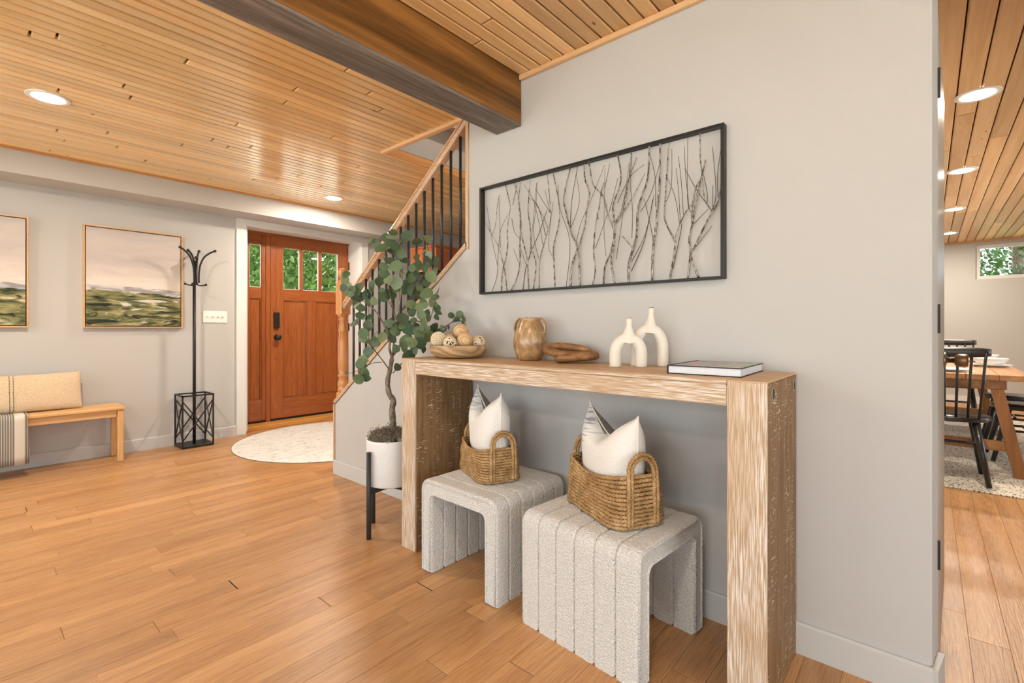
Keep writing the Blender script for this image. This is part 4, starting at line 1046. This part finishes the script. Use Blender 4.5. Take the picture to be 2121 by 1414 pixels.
# ------------------------------------------------------------------ bench, throw, cushion
bn = thing('bench', 'light oak bench with rounded seat edge along the back wall', 'bench', (0.10, 5.20, 0))
bi = -Vector(bn.location)
def bb_(name, mat, *a, **k):
    o = bx(name, mat, bn, *a, **k); o.location = bi; return o
bb_('seat', M['bench'], -0.72, 0.905, 5.035, 5.350, 0.428, 0.456, bev=0.010, seg=3)
bb_('apron', M['bench'], -0.66, 0.852, 5.062, 5.082, 0.370, 0.427, bev=0.003)
bb_('apron', M['bench'], -0.66, 0.852, 5.312, 5.330, 0.370, 0.427, bev=0.003)
for x0, x1 in ((0.858, 0.898), (-0.71, -0.67)):
    for y0, y1 in ((5.048, 5.086), (5.308, 5.346)):
        bb_('leg', M['bench_z'], x0, x1, y0, y1, 0.0, 0.428, bev=0.006)
# woven throw over the seat
def throw_mat():
    t = NT('striped_woven_throw'); tc = t.coords()
    x, y, z = t.n('ShaderNodeSeparateXYZ', i_0=tc).outputs
    u = t.math('ADD', z, t.math('MULTIPLY', y, -1.0))
    wx = t.math('FRACT', t.math('MULTIPLY', x, 76.0)); wz = t.math('FRACT', t.math('ADD', t.math('MULTIPLY', u, 120.0), t.math('MULTIPLY', x, 200.0)))
    chk = t.math('MULTIPLY', t.math('GREATER_THAN', wx, 0.22), t.math('GREATER_THAN', wz, 0.30))
    zone = t.ramp(t.math('MULTIPLY', t.math('ADD', x, 0.2), 1.6), [(0.0, 1), (0.739, 0), (0.824, 1), (0.86, 0)], 'CONSTANT')
    dark = t.math('MULTIPLY', zone, t.math('SUBTRACT', 1.0, t.math('MULTIPLY', t.math('SUBTRACT', 1.0, chk), 1.0)))
    col = t.mix(dark, t.mix(t.noise(tc, 300, 2), s2l((204, 194, 178)), s2l((228, 220, 206))), s2l((52, 47, 45)))
    t.bump(t.math('ADD', wx, wz), 0.5, 0.003)
    return t.out(col, 0.95, 0.1)
b = BM()
sec = [(5.335, 0.4585), (5.25, 0.459), (5.15, 0.459), (5.06, 0.4595), (5.035, 0.458), (5.026, 0.448), (5.024, 0.42), (5.021, 0.34), (5.020, 0.25), (5.022, 0.16), (5.024, 0.098)]
nx = 18; rows = []
for i in range(nx+1):
    x = -0.16 + 0.495*i/nx
    rows.append([b.verts.new((x+ (0.006*sin(j*0.9) if j > 5 else 0), yy - (0.004*sin(x*30) if j > 4 else 0), zz + (0.012*(i/nx-0.5) if j > 6 else 0))) for j, (yy, zz) in enumerate(sec)])
for A_, B_ in zip(rows, rows[1:]):
    for j in range(len(sec)-1): b.faces.new((A_[j], A_[j+1], B_[j+1], B_[j]))
th = obj('throw_blanket', b, throw_mat(), None, True); tag(th, 'black and cream striped woven throw hanging over the bench front', 'throw blanket')
so = th.modifiers.new('t', 'SOLIDIFY'); so.thickness = 0.005; so.offset = 1.0
# lumbar cushion
lc = thing('lumbar_cushion', 'long burlap lumbar cushion with dark stitching leaning on the bench', 'cushion', (0.18, 5.235, 0.4615))
lci = -Vector(lc.location)
N = 26
def lp(u, v, s):
    k = max((1-abs(u)**6)*(1-abs(v)**2.6), 0)
    th_ = 0.058*k**0.5
    x = 0.18 + 0.478*u*(1-0.012*(1-v*v)); z = 0.4655 + 0.142*(v+1)*(1-0.05*(1-abs(u)**4)*0.7) + 0.0
    y = 5.235 + s*th_ + 0.085*(v)*0.5
    return Vector((x, y, max(z, 0.4655)))
b = BM(); G = {}
for s in (-1, 1):
    for i in range(N+1):
        for j in range(N+1):
            ed = i in (0, N) or j in (0, N); key = (0 if ed else s, i, j)
            if key not in G: G[key] = b.verts.new(lp(-cos(pi*i/N), -cos(pi*j/N), s))
gg = lambda s, i, j: G[(0 if (i in (0, N) or j in (0, N)) else s, i, j)]
for s in (-1, 1):
    for i in range(N):
        for j in range(N):
            f = [gg(s, i, j), gg(s, i+1, j), gg(s, i+1, j+1), gg(s, i, j+1)]
            try: b.faces.new(f if s < 0 else f[::-1])
            except ValueError: pass
o = obj('cushion_cover', b, M['linen'], lc, True); o.location = lci
b = BM()
for u in (0.135, 0.178):
    for k in range(24):
        v = -0.93 + 1.86*k/23
        p = lp(u, v, -1); q = lp(u+0.012, v+0.045, -1)
        bar(b, p+Vector((0, -0.001, 0)), q+Vector((0, -0.001, 0)), 0.0035, 0.002, (0, -1, 0))
o = obj('stitching', b, M['bookblack'], lc); o.location = lci

# ------------------------------------------------------------------ paintings, switch
def painting_obj(label, x0, x1, z0, z1, mat):
    t = thing('framed_painting', label, 'painting', ((x0+x1)/2, 5.36, (z0+z1)/2))
    i = -Vector(t.location); f = 0.010; yb, yf = 5.3745, 5.333
    for a in ((x0, x0+f, z0, z1), (x1-f, x1, z0, z1), (x0+f, x1-f, z0, z0+f), (x0+f, x1-f, z1-f, z1)):
        o = bx('frame_bar', M['bench'], t, a[0], a[1], yf, yb, a[2], a[3], 0.001); o.location = i
    o = bx('gap_liner', M['bookblack'], t, x0+f, x1-f, 5.352, 5.366, z0+f, z1-f); o.location = i
    o = bx('canvas', mat, t, x0+f+0.007, x1-f-0.007, 5.338, 5.352, z0+f+0.007, z1-f-0.007); o.location = i
    return t
painting_obj('framed landscape painting of a green shore hanging next to the coat rack', 0.680, 1.388, 1.106, 1.975, M['paint_a'])
painting_obj('framed landscape painting of dark hills hanging above the bench cushion', -0.352, 0.357, 1.108, 1.972, M['paint_b'])
sp = thing('light_switch', 'white four gang switch plate between the coat rack and the door', 'light switch', (1.673, 5.374, 1.215))
bx('plate', M['plastic'], sp, -0.108, 0.108, -0.007, 0.0, -0.058, 0.058, 0.004, 2)
for k in range(4):
    b = BM(); prism(b, [(-0.007, -0.010), (-0.024, 0.004), (-0.020, 0.012), (-0.007, 0.012)], -0.005, 0.005, 'X')
    o = obj('toggle', b, M['plastic'], sp); o.location = (-0.069+0.046*k, 0, 0)

# ------------------------------------------------------------------ coat rack
cr = thing('coat_rack', 'black metal coat rack with umbrella cage base against the back wall', 'coat rack', (1.455, 5.235, 0))
X0, X1, Y0, Y1, ZT = -0.130, 0.130, -0.120, 0.120, 0.480
def cbar(nm, a, b_, w=0.012):
    bm = BM(); bar(bm, a, b_, w, w, (0, 1, 0) if abs(a[1]-b_[1]) < 1e-6 else (1, 0, 0)); return obj(nm, bm, M['black'], cr)
bx('base_plate', M['black'], cr, X0, X1, Y0, Y1, 0.0, 0.022, 0.002)
for x in (X0+0.006, X1-0.006):
    for yy in (Y0+0.006, Y1-0.006): cbar('cage_post', (x, yy, 0.02), (x, yy, ZT))
for yy in (Y0+0.006, Y1-0.006):
    cbar('cage_rail', (X0, yy, ZT), (X1, yy, ZT)); 
    cbar('cage_brace', (X0+0.008, yy, 0.07), (X1-0.008, yy, ZT-0.05), 0.009); cbar('cage_brace', (X0+0.008, yy, ZT-0.05), (X1-0.008, yy, 0.07), 0.009)
for x in (X0+0.006, X1-0.006):
    cbar('cage_rail', (x, Y0, ZT), (x, Y1, ZT))
    cbar('cage_brace', (x, Y0+0.008, 0.07), (x, Y1-0.008, ZT-0.05), 0.009); cbar('cage_brace', (x, Y0+0.008, ZT-0.05), (x, Y1-0.008, 0.07), 0.009)
cbar('cage_rail', (0.0, Y0, ZT), (0.0, Y1, ZT), 0.010)
b = BM(); tube(b, [(0, 0, 0.02), (0, 0, 1.51)], 0.0135, 14); tube(b, [(0, 0, 1.51), (0.012, 0, 1.515), (0.018, 0, 1.745)], 0.0115, 14); obj('pole', b, M['black'], cr, True)
b = BM(); lathe(b, [(0.010*1.7*sin(pi*i/10), -0.017*cos(pi*i/10)) for i in range(11)], 16, (0.018, 0, 1.768)); obj('finial', b, M['black'], cr, True)
for a, sc_ in ((200, 1.0), (112, 0.70), (62, 0.70), (-12, 1.0)):
    d = Vector((cos(radians(a)), sin(radians(a)), 0))*sc_; c0 = Vector((0.016, 0, 0))
    P = [c0+d*r_+Vector((0, 0, z)) for r_, z in ((0.021, 1.53), (0.022, 1.62), (0.032, 1.70), (0.062, 1.775), (0.110, 1.822), (0.152, 1.845))]
    b = BM(); tube(b, catmull(P, 5), 0.0080, 10); obj('coat_arm', b, M['black'], cr, True)
    b = BM(); lathe(b, [(0.0135*sin(pi*i/8), -0.0135*cos(pi*i/8)) for i in range(9)], 12, tuple(P[-1])); obj('arm_ball', b, M['black'], cr, True)
for a in (185, 240, 330, 0, 95):
    d = Vector((cos(radians(a)), sin(radians(a)), 0)); c0 = Vector((0.010, 0, 0))
    P = [c0+d*r_+Vector((0, 0, z)) for r_, z in ((0.014, 1.53), (0.020, 1.512), (0.040, 1.506), (0.066, 1.509), (0.086, 1.516))]
    b = BM(); tube(b, catmull(P, 4), 0.0055, 8); obj('hat_hook', b, M['black'], cr, True)
    b = BM(); lathe(b, [(0.0105*sin(pi*i/8), -0.0105*cos(pi*i/8)) for i in range(9)], 12, tuple(P[-1])); obj('hook_ball', b, M['black'], cr, True)

# ------------------------------------------------------------------ rugs
b = BM(); lathe(b, [(0.0, 0.007), (0.885, 0.007), (0.895, 0.004), (0.895, 0.0), (0.0, 0.0)], 96); o = obj('round_rug', b, M['rug'], None); o.location = (2.47, 4.50, 0.0); tag(o, 'round pale distressed rug in front of the entry door', 'rug')
b = BM(); lathe(b, [(0.896, 0.0), (0.899, 0.003), (0.896, 0.0055)], 96, cap=False); e_ = obj('rug_binding', b, plain('rug_binding', (120, 110, 98), 0.9), o)
o = bx('dining_rug', M['rug_dining'], None, 4.485, 8.2, -2.3, 0.75, 0.0, 0.010, 0.003); tag(o, 'flecked beige rug under the dining table', 'rug')

# ------------------------------------------------------------------ dining set
TX0, TX1, TY0, TY1, TZ = 4.97, 7.30, -0.62, -0.06, 0.760
dt = thing('dining_table', 'rustic trestle dining table with splayed wooden legs', 'dining table', (6.1, -0.12, 0.01))
di = -Vector(dt.location)
def dbx(name, mat, *a, **k):
    o = bx(name, mat, dt, *a, **k); o.location = di; return o
TY0, TY1 = -0.56, 0.32
nb = 5; w_ = (TY1-TY0)/nb
for i in range(nb): dbx('top_board', M['table'], TX0, TX1, TY0+i*w_+0.0008, TY0+(i+1)*w_-0.0008, TZ-0.042, TZ, bev=0.003)
for x in (5.06, 6.95):
    dbx('trestle_beam', M['table'], x-0.03, x+0.03, -0.43, 0.19, 0.648, 0.718, bev=0.003)
    dbx('cross_bar', M['table'], x-0.022, x+0.022, -0.44, 0.20, 0.195, 0.265, bev=0.003)
    for ya_, yb_, s_ in ((0.14, 0.262, 1), (-0.38, -0.502, -1)):
        b = BM(); prism(b, [(ya_-0.035, 0.648), (ya_+0.035, 0.648), (yb_+0.035, 0.010), (yb_-0.035, 0.010)], x-0.035, x+0.035, 'X'); o = obj('trestle_leg', b, M['table_z'], dt); o.location = di
def dining_chair(label, loc, rz_, group=None):
    c = thing('dining_chair', label, 'chair', loc, rz_, group)
    # local: sitter faces +x, back at -x
    b = BM(); prism(b, [(0.215*cos(q)*(1.0 if cos(q) > 0 else 0.92), 0.228*sin(q)) for q in [2*pi*i/40 for i in range(40)]], 0.432, 0.462, 'Z')
    bmesh.ops.bevel(b, geom=[e for e in b.edges if abs(e.verts[0].co.z-e.verts[1].co.z) < 1e-6], offset=0.010, segments=2, affect='EDGES'); obj('seat', b, M['blackwood'], c, True)
    for sx in (-1, 1):
        for sy in (-1, 1):
            b = BM(); tube(b, [(sx*0.12, sy*0.135, 0.435), (sx*0.215, sy*0.195, 0.005)], [0.024, 0.015], 12); obj('leg', b, M['blackwood'], c, True)
    for sy in (-1, 1):
        b = BM(); tube(b, [(-0.155, sy*0.156, 0.26), (0.155, sy*0.156, 0.26)], 0.010, 8); obj('stretcher', b, M['blackwood'], c, True)
    b = BM(); tube(b, [(0, -0.15, 0.26), (0, 0.15, 0.26)], 0.010, 8); obj('stretcher', b, M['blackwood'], c, True)
    for k in range(6):
        y_ = -0.165+0.066*k
        b = BM(); tube(b, [(-0.172+0.02*abs(k-2.5)/2.5, y_*0.92, 0.455), (-0.262, y_*1.06, 0.92)], 0.0085, 10); obj('spindle', b, M['blackwood'], c, True)
    b = BM(); pts = [(-0.240-0.030*cos(y_*5.0), y_, 0.925) for y_ in [-0.20+0.04*i for i in range(11)]]
    tube(b, pts, [0.024, 0.030]+[0.034]*7+[0.030, 0.024], 12, flat=0.36); obj('crest_rail', b, M['blackwood'], c, True)
    return c
dining_chair('black spindle back chair at the near head of the dining table', (4.79, -0.105, 0.012), radians(2))
dining_chair('black spindle back chair at the far head of the dining table', (7.42, -0.21, 0.012), radians(180))
dining_chair('black spindle back chair tucked under the table side, nearer the doorway', (5.74, -0.60, 0.012), radians(92))
dining_chair('black spindle back chair tucked under the table side, nearer the far wall', (6.46, -0.60, 0.012), radians(88))
def plate(label, x, y, z, r, grp=None):
    b = BM(); lathe(b, [(0.0, 0.0), (r*0.62, 0.0), (r, 0.013), (r, 0.016), (r*0.64, 0.004), (0.0, 0.004)], 36); o = obj('dinner_plate', b, M['ceramic'], None, True); o.location = (x, y, z); return tag(o, label, 'plate', grp)
def bowl(label, x, y, z, r, grp=None):
    b = BM(); lathe(b, [(0.0, 0.0), (r*0.55, 0.0), (r*0.75, 0.014), (r, 0.062), (r, 0.065), (r*0.95, 0.064), (r*0.70, 0.018), (0.0, 0.006)], 36); o = obj('soup_bowl', b, M['ceramic'], None, True); o.location = (x, y, z); return tag(o, label, 'bowl', grp)
def napkin(label, x, y, z, sx, sy, rz_):
    b = BM()
    for k in range(3): box(b, -sx+0.004*k, sx-0.006*k, -sy+0.005*k, sy-0.003*k, 0.002*k, 0.002*k+0.0018)
    o = obj('folded_napkin', b, fabric('natural_napkin', (214, 200, 178), 300, 0.4), None); o.location = (x, y, z); o.rotation_euler = (0, 0, rz_); return tag(o, label, 'napkin')
TT = TZ
napkin('folded linen napkin under the plate and bowl of the side place setting', 6.02, -0.425, TT+0.0005, 0.10, 0.11, 0.1)
plate('white dinner plate under a bowl at the table side nearer the doorway', 6.02, -0.410, TT+0.007, 0.142)
bowl('white soup bowl on the plate at the table side nearer the doorway', 6.02, -0.41, TT+0.0115, 0.118)
napkin('folded linen napkin under the further side place setting', 6.80, -0.425, TT+0.0005, 0.10, 0.11, 0.1)
plate('white dinner plate under a bowl at the further side place', 6.80, -0.410, TT+0.007, 0.142)
bowl('white soup bowl on the plate at the further side place', 6.80, -0.41, TT+0.0115, 0.118)
napkin('folded linen napkin at the near head of the dining table', 5.20, -0.12, TT+0.0005, 0.09, 0.15, 0.0)
plate('white dinner plate at the near head of the dining table', 5.20, -0.11, TT+0.007, 0.135)
def wine_glass(label, x, y, z):
    t = NT('clear_glassware') if 'clearglass' not in M else None
    if t: M['clearglass'] = M['glass']
    b = BM(); lathe(b, [(0.0, 0.0), (0.032, 0.0), (0.030, 0.002), (0.004, 0.006), (0.004, 0.070), (0.030, 0.090), (0.036, 0.120), (0.030, 0.160), (0.029, 0.160), (0.035, 0.120), (0.028, 0.092), (0.0, 0.076)], 24); o = obj('wine_glass', b, M['clearglass'], None, True); o.location = (x, y, z); return tag(o, label, 'glass')
wine_glass('clear stemmed glass beside the near head place setting', 5.62, -0.22, TT)
wine_glass('clear stemmed glass near the middle of the dining table', 6.25, -0.20, TT)

# ------------------------------------------------------------------ kitchen corner seen through the balusters
fr = thing('refrigerator', 'black refrigerator standing behind the stair railing', 'refrigerator', (4.10, 4.45, 0))
bx('body', M['black'], fr, -0.48, 0.48, -0.16, 0.36, 0.0, 1.755, 0.006)
for s in (-1, 1):
    d_ = bx('door', M['black'], fr, -0.476 if s < 0 else 0.003, -0.003 if s < 0 else 0.476, -0.20, -0.162, 0.62, 1.75, 0.006)
    b = BM(); tube(b, [(s*0.04, -0.232, 0.85), (s*0.04, -0.232, 1.55)], 0.010, 8); obj('handle', b, M['chrome'], d_, True)
bx('freezer_drawer', M['black'], fr, -0.476, 0.476, -0.20, -0.162, 0.05, 0.61, 0.006)
kc = thing('wall_cabinet', 'reddish cherry wall cabinet above the refrigerator behind the stairs', 'cabinet', (4.10, 4.42, 1.765))
bx('body', M['cherry'], kc, -0.53, 0.53, -0.14, 0.30, 0.0, 0.30, 0.002)
for s in (-1, 1):
    e_ = bx('door', M['cherry'], kc, -0.527 if s < 0 else 0.003, -0.003 if s < 0 else 0.527, -0.160, -0.141, 0.003, 0.268, 0.002)
    bx('door_panel', M['cherry'], e_, (-0.47 if s < 0 else 0.06), (-0.06 if s < 0 else 0.47), -0.166, -0.159, 0.05, 0.22, 0.004)
bx('crown', M['cherry'], kc, -0.54, 0.54, -0.165, 0.30, 0.272, 0.30, 0.006)

# ------------------------------------------------------------------ outdoors seen through the glass, plus unseen slabs and roof added for the light
gm = NT('lawn'); gv = gm.coords(); gmat = gm.out(gm.mix(gm.noise(gv, 3, 4), s2l((78, 88, 52)), s2l((112, 116, 78))), 0.95, 0.1)
gr = struct(bx('ground', gmat, None, -30, 40, -40, 45, -0.4, -0.12))
struct(bx('added_bounce_slab', plain('pale_bounce_slab', (214, 210, 202), 0.9), None, -24, -3.72, -24, 9, -0.12, -0.06))  # added pale slab, out of view, bouncing sun up onto the ceilings
struct(bx('added_sun_shield', M['white'], None, 0.5, 5.5, 5.77, 6.7, 2.50, 2.62))  # added out of view to keep direct sun off the door glass
struct(bx('added_glare_slab', plain('pale_glare_slab', (206, 198, 184), 0.95), None, -3, 12, 6.75, 13, -0.12, -0.08))  # added pale surface, unseen, whose sunlit glare reflects in the entry ceiling
struct(bx('added_bounce_slab.001', plain('pale_bounce_slab_rear', (214, 210, 202), 0.9), None, -3.72, 12, -24, -3.48, -0.12, -0.06))  # second added slab, bouncing sunlight in through the rear windows
fo_g = leafm('summer_foliage', [(96, 150, 44), (70, 122, 36), (130, 180, 64), (84, 140, 46)], 0.6)
def foliage_mat(name, a, b_):
    t = NT(name); n = t.noise(t.coords(), 3.0, 3); n2 = t.noise(t.coords(), 30, 2)
    m = t.out(t.mix(t.math('ADD', t.math('MULTIPLY', n, 0.6), t.math('MULTIPLY', n2, 0.4)), s2l(a), s2l(b_)), 0.6, 0.3)
    t.b.inputs['Transmission Weight'].default_value = 0.0
    return m
M['fol'] = foliage_mat('bright_foliage', (16, 46, 8), (84, 118, 34))
M['birch_tree'] = bark('pale_birch_bark', (150, 146, 138), (226, 224, 218), 9)
M['fol_dark'] = foliage_mat('deep_green_foliage', (16, 40, 14), (54, 92, 38))  # deeper green for the trees at the dining window
def tree(label, loc, h, tr, cr_, nleaf, seed, mat, trunk_mat, ls=0.16, low=0.25, group=None):
    t = thing('tree', label, 'tree', loc, 0, group)
    rr = random.Random(seed)
    b = BM(); tube(b, catmull([(0, 0, 0), (0.1*rr.random(), 0.1*rr.random(), h*0.35), (0.25*rr.uniform(-1, 1), 0.1, h*0.7), (0.3*rr.uniform(-1, 1), 0, h)], 5), [tr*(1-0.75*k/15) for k in range(16)], 8); obj('trunk', b, trunk_mat, t, True)
    b = BM()
    for k in range(7):
        a = rr.uniform(0, 2*pi); z = h*rr.uniform(0.35, 0.85)
        tube(b, [(0, 0, z), (cr_*0.4*cos(a), cr_*0.4*sin(a), z+0.4), (cr_*0.8*cos(a), cr_*0.8*sin(a), z+0.6)], [tr*0.35, tr*0.22, tr*0.08], 5)
    obj('branches', b, trunk_mat, t)
    V, F = [], []
    for k in range(nleaf):
        a = rr.uniform(0, 2*pi); zz = rr.uniform(low, 1.05); q = cr_*sqrt(rr.random())*(1.05-0.5*abs(zz-0.6))
        c0 = Vector((q*cos(a), q*sin(a), h*zz)); n1 = Vector((rr.gauss(0, 1), rr.gauss(0, 1), rr.gauss(0, 1))).normalized(); n2 = n1.orthogonal().normalized(); n3 = n1.cross(n2)
        s = ls*rr.uniform(0.6, 1.2); i0 = len(V)
        V += [c0+n2*s, c0+n3*s*0.55, c0-n2*s, c0-n3*s*0.55]; F.append((i0, i0+1, i0+2, i0+3))
    me = bpy.data.meshes.new('foliage'); me.from_pydata([tuple(v) for v in V], [], F); o = mesh_obj('foliage', me, mat, t); o['kind'] = 'stuff'
    return t
bk_ = BM(); prism(bk_, [(15.5, -0.2), (17.5, 2.15), (18.2, 2.5), (26, 2.7), (26, -0.2)], -12, 30, 'X'); bank = struct(obj('grass_bank', bk_, foliage_mat('dry_grass_bank', (118, 100, 36), (150, 132, 62))))
sp_tree = [((4.6, 9.9, -0.15), 5.0, 0.09, 1.30, 9000, 1), ((6.9, 14.0, -0.15), 6.0, 0.10, 1.85, 12000, 2), ((8.0, 20.7, 2.5), 7.0, 0.14, 2.5, 13000, 5), ((13.4, 20.7, 2.5), 7.0, 0.14, 2.5, 12000, 6)]
for i, (l_, h_, t_, c_, n_, s_) in enumerate(sp_tree):
    tree('leafy green tree outside the entry door glass', l_, h_, t_, c_, n_, s_, M['fol'], M['birch_tree'] if 'birch_tree' in M else M['trunk'], 0.075, 0.30 if i < 2 else 0.05, 'trees outside the entry door')
for i, (x, y) in enumerate(((12.9, -0.35), (14.7, -1.45), (16.7, -0.6), (19.0, -2.1))):
    tree('tall dark trunked tree outside the dining room window', (x, y, -0.12), 6.5, 0.13, 0.80, 2600, 40+i, M['fol_dark'], M['twig'], 0.065, 0.2, 'trees outside the dining room window')
